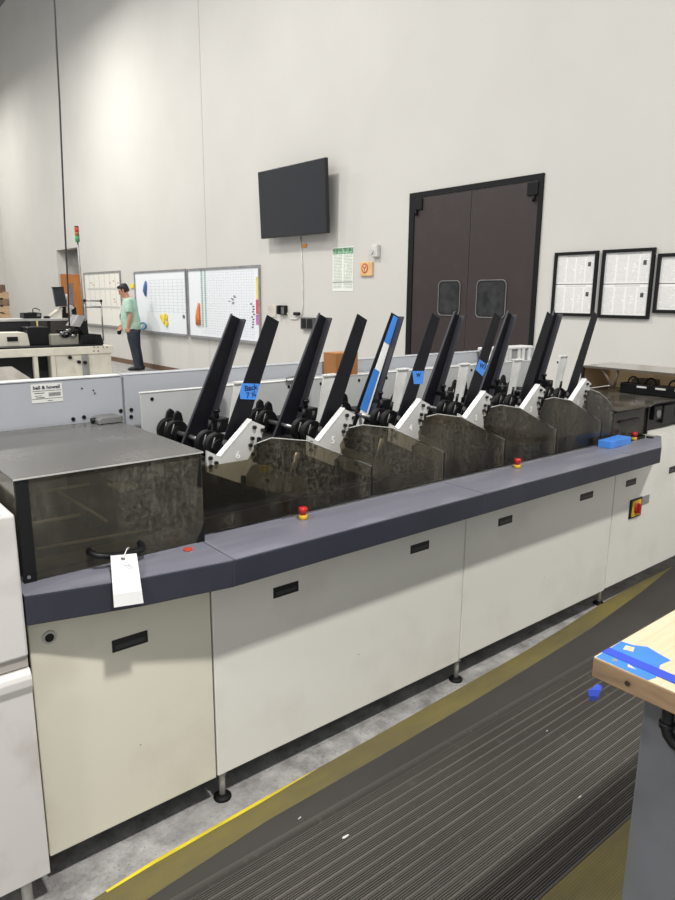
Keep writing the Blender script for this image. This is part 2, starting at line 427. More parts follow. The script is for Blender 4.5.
dr = MB().box(XA0, XA1-.003, YF, YF+.013, .105, .764, .003).build('door_panel', CREAM, ca)
handle(dr, .561, .657, .608, .642); foot(ca, .45, 2.1, .13)
lk = MB().cyl((.412, YF-.004, .701), (.412, YF, .701), .0165, segs=24).build('lock_bezel', M('pale_lock_ring', (190, 188, 180), .4), dr)
MB().cyl((.412, YF-.0055, .701), (.412, YF-.003, .701), .0105, segs=20).build('lock_core', BLK, lk)
cb = cabinet('machine_cabinet', 'long off-white cabinet between the cream cabinet and the next seam, two black pulls', XA1, XB1, WHITE_P)
dr = MB().box(XA1+.002, XB1-.002, YF, YF+.013, .106, .764, .003).build('door_panel', WHITE_P, cb)
handle(dr, 1.054, 1.146, .617, .651); handle(dr, 1.63, 1.723, .621, .653); foot(cb, .879)
cc = cabinet('machine_cabinet', 'long off-white cabinet in the middle right, behind the wooden bench corner', XB1, XC1, WHITE_P)
dr = MB().box(XB1+.002, XC1-.002, YF, YF+.013, .112, .764, .003).build('door_panel', WHITE_P, cc)
handle(dr, 2.116, 2.204, .621, .653); handle(dr, 2.693, 2.797, .619, .65); foot(cc, 1.945)
cd = thing('machine_cabinet', 'off-white end cabinet with red rotary power switch at the far right', 'cabinet', (3.7, 1.92, 0))
MB().prism([(XC1+.002, .125), (XD1, .125), (XD1, .838), (3.36, .838), (3.36, .764), (XC1+.002, .764)], 1, YF+.014, 2.24).build('cabinet_body', WHITE_P, cd)
dr = MB().prism([(XC1+.002, .12), (XD1, .12), (XD1, .838), (3.345, .838), (3.345, .764), (XC1+.002, .764)], 1, YF, YF+.013).build('door_panel', WHITE_P, cd)
handle(dr, 3.088, 3.182, .617, .649); handle(dr, 3.52, 3.62, .615, .65); foot(cd, 3.05, 1.66)
sw = MB().box(3.143, 3.257, YF-.006, YF, .443, .541, .002).build('switch_plate', BLK, dr)
MB().box(3.158, 3.243, YF-.009, YF-.005, .452, .532, .004).build('switch_face', M('switch_yellow', (222, 176, 44), .4), sw)
MB().cyl((3.203, YF-.018, .492), (3.203, YF-.009, .492), .027, segs=24, bev=.003).box(3.196, 3.210, YF-.028, YF-.017, .468, .516, .003).build('switch_knob', RED, sw)
MB().box(3.262, 3.335, YF-.002, YF, .492, .538).build('rating_plate', M('grey_plate', (150, 150, 148), .4, .2), dr)

# neighbouring module, left
lm = thing('machine_module', 'scuffed white machine module at the left edge, in front of the smoked hood', 'machine module', (.05, 1.9, 0))
MB().box(-.6, .353, 1.553, 2.2, .692, 1.032, .006).build('upper_housing', LEFT_P, lm)
MB().box(-.6, .352, 1.562, 2.2, .664, .694).build('shadow_gap', M('gap_grey', (168, 163, 156), .6), lm)
lp = MB().prism([(1.548, .650), (1.558, .660), (2.2, .660), (2.2, .10), (1.555, .10), (1.5535, .60), (1.545, .622), (1.544, .640)], 0, -.6, .354, .002).build('lower_door', LEFT_P, lm)
MB().cyl((.305, 1.60, 0), (.305, 1.60, .11), .013, segs=14).build('leg', CHROME, lm)
MB().box(-.5, .30, 1.72, 2.15, 1.033, 1.085, .004).build('black_deck', BLK, lm)
MB().box(.30, .326, 1.56, 1.58, 1.0315, 1.0335).build('black_cap', BLK, lm)

# worktop ledge
wl = thing('worktop_ledge', 'long slate grey worktop ledge along the machine front with tapered ends', 'worktop', (1.8, 1.55, .765))
led = [(.3555, 1.665), (.3555, 1.5515), (.60, 1.488), (.832, 1.45), (3.09, 1.45), (3.335, 1.573), (3.335, 1.597), (3.0, 1.597), (3.0, 1.665)]
MB().prism(led, 2, .839, .8422).build('ledge_top', LEDGE, wl)
MB().prism(led, 2, .766, .8388, .003).build('ledge_edge', LEDGE_F, wl)
SEAM = M('seam_line', (58, 59, 66), .6)
for xs in (.835, 1.83, 2.83):
    MB().box(xs, xs+.0025, 1.449, 1.4503, .768, .842).box(xs, xs+.0022, 1.45, 1.64, .8422, .8425).build('seam', SEAM, wl)
def estop(x, y):
    e = MB().cyl((x, y, .8425), (x, y, .856), .0135, segs=24, bev=.0015).build('emergency_stop', YELB, wl)
    MB().loft([(x, y, .856), (x, y, .861), (x, y, .865), (x, y, .876), (x, y, .880), (x, y, .8815)], [.009, .0095, .0135, .0145, .012, .003], 24).build('stop_button', RED, e)
estop(1.17, 1.607); estop(2.225, 1.607); estop(3.135, 1.608)
MB().cyl((3.245, 1.585, .8422), (3.245, 1.585, .849), .018, segs=20, bev=.002).build('round_cap', BLK, wl)
MB().cyl((.775, 1.583, .8422), (.775, 1.583, .8455), .013, segs=18).build('red_indicator', M('dull_red_lens', (190, 70, 50), .3), wl)
MB().box(1.12, 3.0, 1.640, 1.646, .8422, .846).build('cover_rail', STEEL, wl)

# dark transport bed
tb = thing('transport_bed', 'dark transport bed under the feeder stations and hood', 'conveyor', (1.8, 1.95, .765))
MB().box(.37, 3.36, 1.666, 2.24, .766, .83).build('bed_plate', DARKIN, tb)
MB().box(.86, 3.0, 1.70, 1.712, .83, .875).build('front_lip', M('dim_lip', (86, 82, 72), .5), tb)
MB().box(.86, 3.0, 1.80, 2.12, .83, .905).build('drive_housing', BLK, tb)

# ================================================================== SMOKED HOOD
HX0, HX1, HY0, HY1, HZ0, HZ1 = .372, .842, 1.618, 2.225, .8426, 1.096
hd = thing('smoked_hood', 'boxy smoked plastic hood with dusty grey lid at the left end of the worktop', 'machine cover', (.607, 1.92, HZ0))
MB().box(HX0+.002, HX1, HY0, HY0+.004, HZ0+.001, HZ1-.006).build('front_window', SMOKE_F, hd)
lid = MB().box(HX0-.004, HX1+.004, HY0-.006, HY1, HZ1-.0055, HZ1, .001).build('lid', SMOKE_T, hd)
MB().box(HX0-.003, HX1+.003, HY0-.0075, HY0-.006, HZ1-.004, HZ1-.0005).build('lid_edge', M('pale_cut_edge', (176, 176, 172), .3), lid)
MB().box(HX0, HX0+.0035, HY0+.005, HY1, HZ0+.001, HZ1-.006).build('side_window', SMOKE_F, hd)
MB().box(HX1-.004, HX1-.0005, HY0+.005, HY1, HZ0+.001, HZ1-.006).build('side_window', SMOKE_F, hd)
MB().box(HX0+.001, HX0+.03, HY0-.003, HY0-.0005, HZ0, HZ1-.007).build('corner_strip', BLK, hd)
MB().cyl((HX0+.012, HY0-.005, HZ0+.014), (HX0+.012, HY0-.002, HZ0+.014), .004).build('screw', STEEL, hd)
MB().prism([(HX1-.024, HZ0), (HX1, HZ0), (HX1, HZ0+.05)], 1, HY0-.003, HY0-.0005).build('corner_bracket', BLK, hd)
MB().prism([(HX1-.016, HZ1-.09), (HX1-.004, HZ1-.012), (HX1-.004, HZ1-.10)], 1, HY0-.003, HY0-.0005).build('corner_bracket', BLK, hd)
hp = [(.527, HY0, .888), (.529, HY0-.02, .886), (.536, HY0-.032, .882), (.56, HY0-.036, .876), (.60, HY0-.037, .872), (.635, HY0-.036, .871), (.652, HY0-.03, .872), (.657, HY0-.018, .876), (.657, HY0, .878)]
MB().loft(hp, [.008]*9, 12).build('pull_handle', BLK, hd)
hg = MB().prism([(.762, 1.098), (.838, 1.098), (.846, 1.104), (.838, 1.118), (.775, 1.118), (.762, 1.110)], 1, 2.15, 2.222, .002).build('hinge', DULL, hd)
MB().cyl((.752, 2.19, 1.106), (.772, 2.19, 1.106), .009).build('hinge_pin', BLK, hg)
# conveyor bits inside the hood
cv = thing('paper_transport', 'paper transport rods and rollers seen through the smoked hood front', 'conveyor', (.6, 1.95, .83))
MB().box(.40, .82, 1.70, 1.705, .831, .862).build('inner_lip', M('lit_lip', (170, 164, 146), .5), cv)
MB().box(.40, .60, 2.06, 2.07, .92, 1.05).build('inner_plate', M('inner_plate_grey', (150, 146, 134), .5), cv)
for (p0, p1, r, y) in (((40, 492), (89, 484), .004, 1.85), ((30, 524), (80, 515), .005, 1.78), ((36, 549), (150, 529), .004, 1.72)):
    MB().cyl(at(*p0, 1, y), at(*p1, 1, y), r, segs=10).build('guide_rod', M('pale_rod', (226, 222, 208), .4), cv)
MB().cyl(at(57, 491, 1, 1.90), at(107, 521, 1, 1.70), .0045, segs=10).build('diagonal_rod', M('pale_rod', (226, 222, 208), .4), cv)
for k in range(3):
    MB().cyl(at(88+k*7, 476+k*1.5, 1, 2.12), at(122+k*6, 490-k, 1, 1.85), .006, segs=10).build('paper_roller', M('pale_rod', (226, 222, 208), .4), cv)
MB().box(.43, .50, 1.86, 2.1, .83, .985).build('gear_box', DARKIN, cv)
MB().box(.64, .72, 1.95, 2.12, .83, .96).build('gear_box', DARKIN, cv)

# ================================================================== BACK GUARDS
g1 = thing('guard_panel', 'light grey guard panel with maker plate behind the smoked hood', 'guard panel', (.2, 2.26, 0))
MB().box(-.6, .883, 2.25, 2.275, 0, 1.236, .002).build('panel_sheet', GREYP, g1)
MB().box(-.6, .883, 2.247, 2.30, 1.2365, 1.2405, .001).build('top_flange', M('pale_flange', (196, 198, 198), .4), g1)
rp = MB().box(.593, .688, 2.2485, 2.25, 1.169, 1.228).build('maker_plate', M('plate_white', (214, 214, 208), .4, var=.02), g1)
mbt = MB().use(INK); mbt.text('bell & howell', .0155, face_y(.640, 2.2480, 1.2165), .0003, .0004)
mbt.build('lettering', INK, rp)
mbt = MB()
for (x0, x1, z0, z1) in ((.597, .684, 1.2055, 1.2068), (.602, .632, 1.1985, 1.2005), (.602, .625, 1.1905, 1.192), (.606, .632, 1.1845, 1.1865), (.594, .687, 1.181, 1.1822), (.640, .655, 1.1735, 1.175)):
    mbt.box(x0, x1, 2.2478, 2.2484, z0, z1)
for i in range(13): mbt.box(.645+i*.0029, .6466+i*.0029, 2.2478, 2.2484, 1.188, 1.1995)
mbt.build('plate_print', M('plate_ink', (70, 70, 72), .6), rp)
for (x, z) in ((.715, 1.107), (.75, 1.11), (.875, 1.119), (.873, 1.096)):
    MB().cyl((x, 2.247, z), (x, 2.2505, z), .0065, segs=12).build('plug', BLK, g1)
for (x, z) in ((.69, 1.205), (.727, 1.196), (.731, 1.186)):
    MB().cyl((x+.06, 2.2475, z), (x+.06, 2.2505, z), .0025, segs=8).build('scuff_mark', BLK, g1)
g2 = thing('guard_panel', 'long light grey guard panel running behind the six feeder stations', 'guard panel', (2.0, 2.26, 0))
MB().box(.892, 3.2, 2.25, 2.275, 0, 1.236, .002).build('panel_sheet', GREYP, g2)
MB().box(.892, 3.2, 2.249, 2.30, 1.2365, 1.2405, .001).build('top_flange', GREYP, g2)
for (x, z) in ((.912, 1.119), (.91, 1.095)):
    MB().cyl((x, 2.247, z), (x, 2.2505, z), .0065, segs=12).build('plug', BLK, g2)
bm_ = thing('side_beam', 'pale grey sheet metal side beam behind the black feeder guides', 'beam', (2.0, 2.19, .83))
MB().box(.905, 3.15, 2.15, 2.158, .8305, 1.186, .002).box(1.25, 3.15, 2.158, 2.243, .8305, 1.186).build('beam_body', BEAM, bm_)
MB().box(.905, 3.15, 2.148, 2.166, 1.1865, 1.1895).build('bright_top_edge', M('bright_edge_steel', (226, 226, 222), .35), bm_)
for k in range(7):
    x = .945+k*.355
    for z, dx in ((1.165, 0), (1.09, .045), (1.165, .2)):
        MB().cyl((x+dx, 2.1475, z), (x+dx, 2.1505, z), .006, segs=10).build('bolt', BLK, bm_)
hk = [at(300, 381, 1, 2.14)+Vector((0, .01, 0)), at(287, 381, 1, 2.14), at(286, 378, 1, 2.14), at(297, 376, 1, 2.14)]
MB().tube(hk, .003, 8).build('wire_hook', DULL, bm_)

# ================================================================== FEEDER STATIONS
BOLTC = M('black_bolt', (18, 18, 19), .45)
def quad_plate(mb, pts, y0, y1): return mb.prism(pts, 1, y0, y1)
def along(a, b, t): return (a[0]+(b[0]-a[0])*t, a[1]+(b[1]-a[1])*t)
LBL = {6: 'first feeder station from the left, number 6, with handwritten blue tape on its front guide',
       5: 'feeder station number 5 with plain black guides, cardboard box behind it',
       4: 'feeder station number 4 with a blue and white taped rear guide',
       3: 'feeder station number 3 with a square blue tape on its front guide',
       2: 'feeder station number 2 with plain black guides, second from the right end',
       1: 'last feeder station at the right end, number 1, by the scratched smoked cover'}
def station(k):
    dx = .355*(6-k)
    S = lambda pts: [(x+dx, z) for x, z in pts]
    t = thing('feeder_station', LBL[k], 'feeder station', (1.05+dx, 1.85, .905), 'feeder stations along the machine')
    # number plate
    pl = MB(); pl.prism(S([(.904, 1.074), (.946, 1.05), (1.052, 1.145), (1.098, 1.123), (1.075, 1.059), (1.052, 1.02), (1.253, .938), (1.263, .888), (1.214, .879), (1.029, .952), (.901, 1.012)]), 1, 1.70, 1.709)
    pl = pl.build('number_plate', PLATE, t)
    MB().prism(S([(.946, 1.0505), (1.052, 1.1455), (1.0515, 1.149), (.9435, 1.0525)]), 1, 1.698, 1.722).build('plate_flange', M('bright_plate_edge', (224, 224, 222), .35), pl)
    MB().text(str(k), .032, face_y(1.003+dx, 1.6988, 1.047), .0004, .0006).build('number', WHITEM, pl)
    for (bx, bz) in ((1.088, 1.113), (1.060, 1.124), (1.0745, 1.088), (1.052, 1.092), (1.063, 1.066), (1.045, 1.072), (1.053, 1.045), (.912, 1.052), (.912, 1.028), (.93, 1.035), (1.10, .955)):
        MB().cyl((bx+dx, 1.692, bz), (bx+dx, 1.7005, bz), .0058, segs=10).build('bolt', BOLTC, pl)
    MB().box(1.068+dx, 1.083+dx, 1.67, 1.6995, 1.03, 1.085, .002).build('latch_block', BLK, pl)
    MB().box(1.01+dx, 1.02+dx, 1.685, 1.6995, .925, .985, .002).build('latch_block', BLK, pl)
    pin0, pin1 = Vector((1.185+dx, 1.69, .955)), Vector((1.212+dx, 1.69, 1.028))
    MB().cyl(pin0, pin1, .0075, segs=12).build('latch_pin', M('dull_pin', (190, 184, 168), .35, .4), pl)
    # front guide (flat) and rear guide (channel)
    f2 = MB().prism(S([(.955, 1.02), (1.146, 1.448), (1.189, 1.427), (1.058, 1.095), (1.04, 1.03)]), 1, 1.75, 1.7545, .0012).build('front_guide', GUIDE, t)
    MB().cyl((.99+dx, 1.7485, 1.078), (.99+dx, 1.7502, 1.078), .009, segs=16).build('pale_disc', DULL, f2)
    f1 = MB().prism(S([(.94, 1.02), (1.144, 1.445), (1.182, 1.428), (1.055, 1.10), (1.03, 1.03)]), 1, 1.96, 1.9645, .0012).build('rear_guide', GUIDE, t)
    MB().prism(S([(1.178, 1.430), (1.184, 1.427), (1.057, 1.10), (1.033, 1.035), (1.028, 1.037), (1.052, 1.103)]), 1, 1.932, 1.9598).build('guide_flange', GUIDE_E, f1)
    if k != 4:
        MB().prism(S([(1.142, 1.446), (1.146, 1.447), (.943, 1.02), (.939, 1.02)]), 1, 1.952, 1.9598).build('guide_lip', GUIDE_E, f1)
    MB().box(1.052+dx, 1.098+dx, 1.90, 1.965, 1.075, 1.12, .004).build('clamp_block', BLK, f1)
    MB().cyl((1.065+dx, 1.93, 1.12), (1.065+dx, 1.93, 1.145), .007, segs=12).cyl((1.065+dx, 1.93, 1.138), (1.065+dx, 1.93, 1.148), .011, segs=12).build('clamp_screw', BLK, f1)
    # separator wheels on their shaft
    sx, sz = .984+dx, 1.062
    sh = MB().cyl((sx, 1.775, sz), (sx, 2.135, sz), .008, segs=12).build('drive_shaft', STEEL, t)
    for wy in (2.115, 2.06, 1.845, 1.79):
        w_ = MB().cyl((sx, wy-.011, sz), (sx, wy+.011, sz), .041, segs=26, bev=.003).cyl((sx, wy-.02, sz), (sx, wy+.02, sz), .022, segs=18)
        w_ = w_.build('separator_wheel', RUBBER, sh)
        if wy > 2: MB().prism([(sx-.012, sz+.034), (sx+.026, sz+.034), (sx+.02, sz+.062), (sx+.008, sz+.072), (sx-.004, sz+.062)], 1, wy-.006, wy+.006, .002).build('separator_finger', BLK, w_)
        else: MB().cyl((sx+.005, wy, sz+.036), (sx+.012, wy, sz+.07), .0055, segs=10).build('separator_finger', BLK, w_)
        MB().loft([(sx-.006, wy-.0125, sz-.03), (sx-.022, wy-.0125, sz+.002), (sx-.012, wy-.0125, sz+.03)], [.0022]*3, 6).build('pale_rim_arc', DULL, w_)  # thin pale arc on one side of the wheel face
    MB().box(.90+dx, 1.13+dx, 1.77, 2.13, .906, 1.018, .005).build('dark_mechanism_box', DARKIN, t)  # mechanism box, put in so the space behind the plate reads dark
    MB().box(1.085+dx, 1.125+dx, 1.78, 1.90, 1.019, 1.075, .004).build('motor_block', BLK, t)
    MB().box(1.02+dx, 1.09+dx, 2.0, 2.10, 1.019, 1.07, .006).build('motor_block', BLK, t)
    # sheet metal back support with a capped top
    wb_ = MB().prism(S([(1.055, 1.03), (1.075, 1.10), (1.100, 1.233), (1.150, 1.233), (1.115, 1.10), (1.10, 1.03)]), 1, 1.872, 1.878).build('back_support', M('white_sheet_steel', (214, 214, 210), .4), t)
    MB().prism(S([(1.098, 1.2335), (1.152, 1.2335), (1.152, 1.239), (1.098, 1.239)]), 1, 1.866, 1.884).build('support_cap', M('bright_cap', (240, 240, 236), .4), wb_)
    MB().prism(S([(1.150, 1.233), (1.115, 1.10), (1.119, 1.10), (1.154, 1.233)]), 1, 1.868, 1.882).build('support_side', BEAM, wb_)
    # smoked cover
    if k == 6:
        poly = [(.850, .848), (.850, 1.042), (1.01, 1.042), (1.04, 1.085), (1.09, 1.095), (1.22, 1.07), (1.487, .95), (1.487, .848)]
    elif k == 1:
        poly = [(1.137, .848), (1.137, .955), (1.002, 1.005), (.990, 1.05), (1.015, 1.107), (1.095, 1.085), (1.16, 1.052), (1.228, .998), (1.228, .848)]
    else:
        poly = [(1.137, .848), (1.137, .955), (1.006, 1.003), (.996, 1.04), (1.033, 1.091), (1.09, 1.095), (1.22, 1.07), (1.487, .95), (1.487, .848)]
    cvr = MB().prism(S(poly), 1, 1.652, 1.656).build('smoked_cover', SMOKE_C if k != 1 else SMOKE_R, t)
    top = {6: poly[1:7], 1: poly[1:8]}.get(k, poly[1:8])
    if k == 6: top = poly[3:7]
    else: top = poly[4:8] if k != 1 else poly[4:8]
    rim = [(x+dx, 1.6535, z+.001) for x, z in top]
    MB().tube(rim, .0016, 6).build('cover_edge', M('pale_cut_edge', (176, 176, 172), .3), cvr)
    sm = poly[-1][0]
    MB().box(sm-.0015+dx, sm+.002+dx, 1.6512, 1.6518, .848, .95 if k != 1 else .99).build('cover_seam', BLK, cvr)
    # tapes
    if k == 6:
        q6 = [at(*p, 1, 1.749) for p in ((242.2, 383.2), (259.8, 383.8), (255.6, 399.7), (240.2, 399), (239.6, 392))]
        tp = MB().prism([(v.x, v.z) for v in q6], 1, 1.7482, 1.7495).build('label_tape', BLUET, f2)
        MB().text('Back', .0235, face_y((q6[0].x+q6[1].x)/2-.002, 1.7478, q6[0].z-.016, -.06), .0002, .0005).text('7 ¼', .0225, face_y((q6[0].x+q6[1].x)/2, 1.7478, q6[0].z-.037, -.06), .0002, .0005).build('handwriting', INK, tp)
        MB().box(1.075+dx, 1.115+dx, 1.694, 1.697, .985, 1.004).build('yellow_sticker', M('yellow_sticker', (214, 190, 30), .5), pl)
    if k == 4:
        f1p = [(.94, 1.02), (1.144, 1.445), (1.182, 1.428), (1.008, .98)]
        def strip(t0, t1, u0, u1, mat, name, y=1.9585, yy=1.9598):
            L = lambda q: along(f1p[0], f1p[1], q); R = lambda q: along(f1p[3], f1p[2], q)
            pts = [along(L(t0), R(t0), u0), along(L(t1), R(t1), u0), along(L(t1), R(t1), u1), along(L(t0), R(t0), u1)]
            return MB().prism(S(pts), 1, y, yy).build(name, mat, f1)
        strip(.14, .985, .28, .86, WHITEM, 'white_liner')
        strip(.755, .985, .25, .86, BLUET, 'blue_tape', 1.957, 1.9583)
        strip(.17, .52, .18, .72, BLUET, 'blue_tape', 1.957, 1.9583)
        strip(.02, .115, .32, .72, PAPER, 'white_patch', 1.957, 1.9583)
        q4 = [at(*p, 1, 1.749) for p in ((412.3, 371), (424.5, 371), (422.5, 384), (413.8, 384))]
        tp = MB().prism([(v.x, v.z) for v in q4], 1, 1.7482, 1.7495).build('label_tape', BLUET, f2)
        MB().text('w', .03, face_y((q4[0].x+q4[1].x)/2, 1.7478, q4[0].z-.014), .0002, .0006).build('handwriting', INK, tp)
    if k == 3:
        q3 = [at(*p, 1, 1.749) for p in ((479.6, 359.4), (487.3, 364.9), (482.6, 376.5), (475.4, 369.6))]
        tp = MB().prism([(v.x, v.z) for v in q3], 1, 1.7482, 1.7495).build('label_tape', BLUET, f2)
        MB().text('W3', .026, face_y((q3[0].x+q3[1].x)/2-.004, 1.7478, q3[1].z-.004, .25), .0002, .0006).build('handwriting', INK, tp)
for k in (6, 5, 4, 3, 2, 1): station(k)

# ================================================================== RIGHT END UNIT
ru = thing('infeed_unit', 'infeed unit with scratched smoked top sheet at the right end of the machine', 'machine unit', (3.5, 1.95, .84))
MB().prism([(3.012, 1.640), (3.30, 1.628), (3.42, 1.66), (4.2, 1.66), (4.2, 2.18), (3.66, 2.18), (3.40, 2.20), (3.012, 2.0)], 2, .984, .989).build('top_sheet', SMOKE_R, ru)
MB().box(3.010, 3.0135, 1.655, 2.0, .846, .983).build('side_sheet', SMOKE_R, ru)
MB().box(3.016, 3.325, 1.655, 1.659, .846, .975).build('front_sheet', SMOKE_R, ru)
MB().box(3.325, 3.337, 1.645, 1.66, .842, .983).build('corner_post', BLK, ru)
MB().box(3.06, 3.24, 1.644, 1.6545, .925, .935, .001).build('latch_bar', BLK, ru)
MB().box(3.015, 4.2, 1.85, 2.2, .84, .96).build('inner_deck', DARKIN, ru)
MB().box(3.36, 4.2, 1.69, 1.84, .842, .90, .004).build('black_motor', BLK, ru)
MB().box(3.42, 3.50, 1.66, 1.69, .90, .97, .004).box(3.54, 3.66, 1.67, 1.70, .87, .965, .004).build('black_bracket', BLK, ru)
MB().cyl((3.46, 1.655, .93), (3.46, 1.663, .93), .02).build('knob', DULL, ru)
cvx = thing('clear_cover', 'amber tinted clear cover with white top over the infeed rollers, below the framed notices', 'machine cover', (3.9, 1.93, .99))
MB().prism([(1.45, .9905), (2.19, .9905), (2.19, 1.122), (1.45, 1.122)], 0, 3.90, 3.904).build('far_sheet', TAN_CL, cvx)
MB().box(3.604, 3.90, 2.19, 2.194, .9905, 1.122).build('end_sheet', TAN_CL, cvx)
MB().box(3.598, 3.92, 1.44, 2.20, 1.1225, 1.127).build('top_sheet', CLR_TOP, cvx)
MB().box(3.597, 3.6015, 1.44, 2.20, 1.1165, 1.127).build('top_edge', M('dark_cut_edge', (92, 86, 78), .4), cvx)
MB().box(3.597, 3.612, 2.186, 2.20, .9905, 1.122).build('corner_post', BLK, cvx)
MB().tube([(3.615, 2.08, 1.118), (3.615, 2.01, 1.02)], .008, 8).tube([(3.615, 1.985, 1.118), (3.615, 2.0, 1.02)], .008, 8).build('hinge_strut', M('bronze_strut', (84, 76, 66), .4), cvx)
rb = thing('roller_bar', 'black slotted roller bar under the amber clear cover', 'roller bar', (3.7, 1.75, .99))
MB().box(3.66, 3.72, 1.45, 1.99, .99, 1.045, .004).build('bar_body', BLK, rb)
for k in range(4):
    MB().box(3.655, 3.6595, 1.52+k*.105, 1.575+k*.105, 1.026, 1.036).build('slot', PAPER, rb)
for k, yy in enumerate((1.93, 1.83, 1.70)):
    pts = [(3.69, yy+.03*math.cos(a), 1.045+.035*math.sin(a)) for a in [PI*i/8 for i in range(9)]]
    MB().tube(pts, .005, 8).build('wire_loop', BLK, rb)
MB().box(3.76, 3.86, 1.86, 1.98, .99, 1.06, .004).build('sensor_box', M('sensor_brown', (96, 84, 70), .5), rb)

# ================================================================== LOOSE THINGS ON THE MACHINE
bb = MB()
Rz = Matrix.Translation((2.945, 1.600, .8425)) @ Matrix.Rotation(.05, 4, 'Z')
bb.box(-.095, .095, -.032, .032, 0, .032, .0015, M4=Rz)
bb = bb.build('blue_box', None); bb.data.materials.append(M('blue_paper_box', (72, 140, 226), .45, var=.04))
tag(bb, 'small flat blue box lying on the grey worktop ledge', 'box')
cbx = MB()
cbx.box(1.735, 1.852, 2.155, 2.236, 1.19, 1.28, .001)
cbx = cbx.build('cardboard_box', M('brown_cardboard', (156, 104, 58), .8)); tag(cbx, 'small brown cardboard box standing on the grey beam behind station 5', 'box')
bn = thing('plastic_bin', 'ribbed pale plastic bin on the grey beam, in front of the brown doors', 'bin', (2.92, 2.2, 1.19))
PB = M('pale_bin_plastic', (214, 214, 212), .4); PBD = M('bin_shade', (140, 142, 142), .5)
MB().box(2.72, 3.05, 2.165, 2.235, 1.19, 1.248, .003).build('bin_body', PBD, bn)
MB().box(2.71, 3.06, 2.158, 2.24, 1.248, 1.262, .004).build('rim', PB, bn)
for x in (2.713, 2.76, 2.835, 2.86, 2.935, 2.97, 3.02): MB().box(x, x+.02, 2.158, 2.167, 1.19, 1.249, .001).build('rib', PB, bn)
# hanging tag
tg = thing('paper_tag', 'white paper tag tied to the black hood handle', 'tag', (.60, 1.575, .8))
tp4 = [(.566, 1.5755, .873), (.634, 1.5755, .868), (.6385, 1.430, .745), (.573, 1.430, .742)]
tpts = [(110.5, 556), (136.5, 553.5), (143.5, 603), (114, 607.5)]
mb = MB(); rows = [(0, 1.563), (.2, 1.525), (.4, 1.486), (.55, 1.475), (.75, 1.468), (1, 1.466)]
def tag_px(s_): return [(tpts[a][0]+(tpts[b][0]-tpts[a][0])*s_, tpts[a][1]+(tpts[b][1]-tpts[a][1])*s_) for a, b in ((0, 3), (1, 2))]
rp_ = [[at(*p, 1, yy) for p in tag_px(s_)] for s_, yy in rows]
for r0, r1 in zip(rp_, rp_[1:]): mb.poly([r0[0], r0[1], r1[1], r1[0]])
qs = [rp_[0][0], rp_[0][1], rp_[2][1], rp_[2][0]]
bmesh.ops.remove_doubles(mb.b, verts=mb.b.verts, dist=1e-5)
card = mb.build('card', PAPER, tg)
sd = card.modifiers.new('thick', 'SOLIDIFY'); sd.thickness = .0006
e1 = (qs[1]-qs[0]).normalized(); e2 = (qs[0]-qs[3]).normalized(); nn = e1.cross(e2).normalized()
ctr = qs[0].lerp(qs[2], .62)
def tagm(p): return Matrix.Translation(p) @ Matrix((e1, (nn.cross(e1)), nn)).transposed().to_4x4()
hole = qs[0].lerp(qs[1], .45)*.78 + qs[3].lerp(qs[2], .45)*.22 + nn*.001
MB().cyl(hole-nn*.002, hole+nn*.001, .0055, segs=16).build('eyelet', M('grey_eyelet', (120, 116, 110), .5), card)
MB().cyl(hole, hole+nn*.0015, .0028, segs=12).build('eyelet_hole', BLK, card)
MB().text('20', .022, tagm(ctr+nn*.0012) @ Matrix.Rotation(-1.3, 4, 'Z'), .0002).build('handwriting', M('faint_pencil', (196, 194, 196), .6), card)
MB().tube([hole+nn*.002, (.604, 1.566, .892), (.612, 1.575, .889), (.612, 1.582, .882)], .0012, 6).build('string', PAPER, tg)

# ================================================================== WORKBENCH (foreground right)
BLUEB = M('bench_blue_tape', (54, 116, 196), .6, var=.06); BLUEC = M('bench_deep_blue_tape', (44, 70, 178), .6, var=.05)
wbn = thing('workbench', 'workbench with taped butcher block top and grey cabinet base at lower right', 'workbench', (1.7, -.1, 0))
BT = wood_mat('pale_butcher_block', (190, 174, 142), (206, 192, 164), (2, 14, 14))
BE = wood_mat('rough_wood_edge', (112, 92, 70), (150, 124, 92), (14, 3, 14), False)
top = MB(); top.use(BE).box(1.0195, 2.6, -.8, .555, .863, .8985, .002); top.use(BT).box(1.0205, 2.598, -.798, .554, .8985, .9)
top = top.build('wood_top', None, wbn)
MB().cyl((1.0160, .490, .881), (1.0175, .490, .881), .0045, segs=12).build('knot', M('dark_knot', (40, 28, 20), .6), top)
MB().prism([(1.022, .551), (1.108, .553), (1.112, .532), (1.126, .514), (1.119, .492), (1.112, .466), (1.084, .47), (1.04, .455), (1.021, .459)], 2, .9001, .9006).build('tape_patch', BLUEB, top)
MB().prism([(1.045, .5535), (1.069, .5535), (1.066, -.3), (1.038, -.3)], 2, .9007, .9013).build('tape_strip', BLUEC, top)
MB().prism([(1.083, .536), (1.10, .54), (1.105, .526), (1.088, .52)], 2, .9007, .901).build('torn_spot', BT, top)
MB().prism([(1.033, .50), (1.043, .505), (1.037, .487)], 2, .9007, .901).build('torn_spot', BT, top)
MB().cyl((1.037, .525, .9006), (1.037, .525, .9012), .005, segs=12).build('stuck_dot', M('grey_fleck', (120, 126, 126), .5), top)
fl = MB()
tail = [[at(*p, 0, xx) for p in pr_] for xx, pr_ in ((1.0205, ((597, 684), (602, 686))), (1.012, ((592, 688.5), (602, 688.5))), (1.004, ((588, 690), (600.5, 690.5))), (1.002, ((589, 696), (599, 696.5))), (1.008, ((590, 701), (597, 700))))]
for a_, c_ in zip(tail, tail[1:]): fl.poly([a_[0], a_[1], c_[1], c_[0]])
bmesh.ops.remove_doubles(fl.b, verts=fl.b.verts, dist=1e-6)
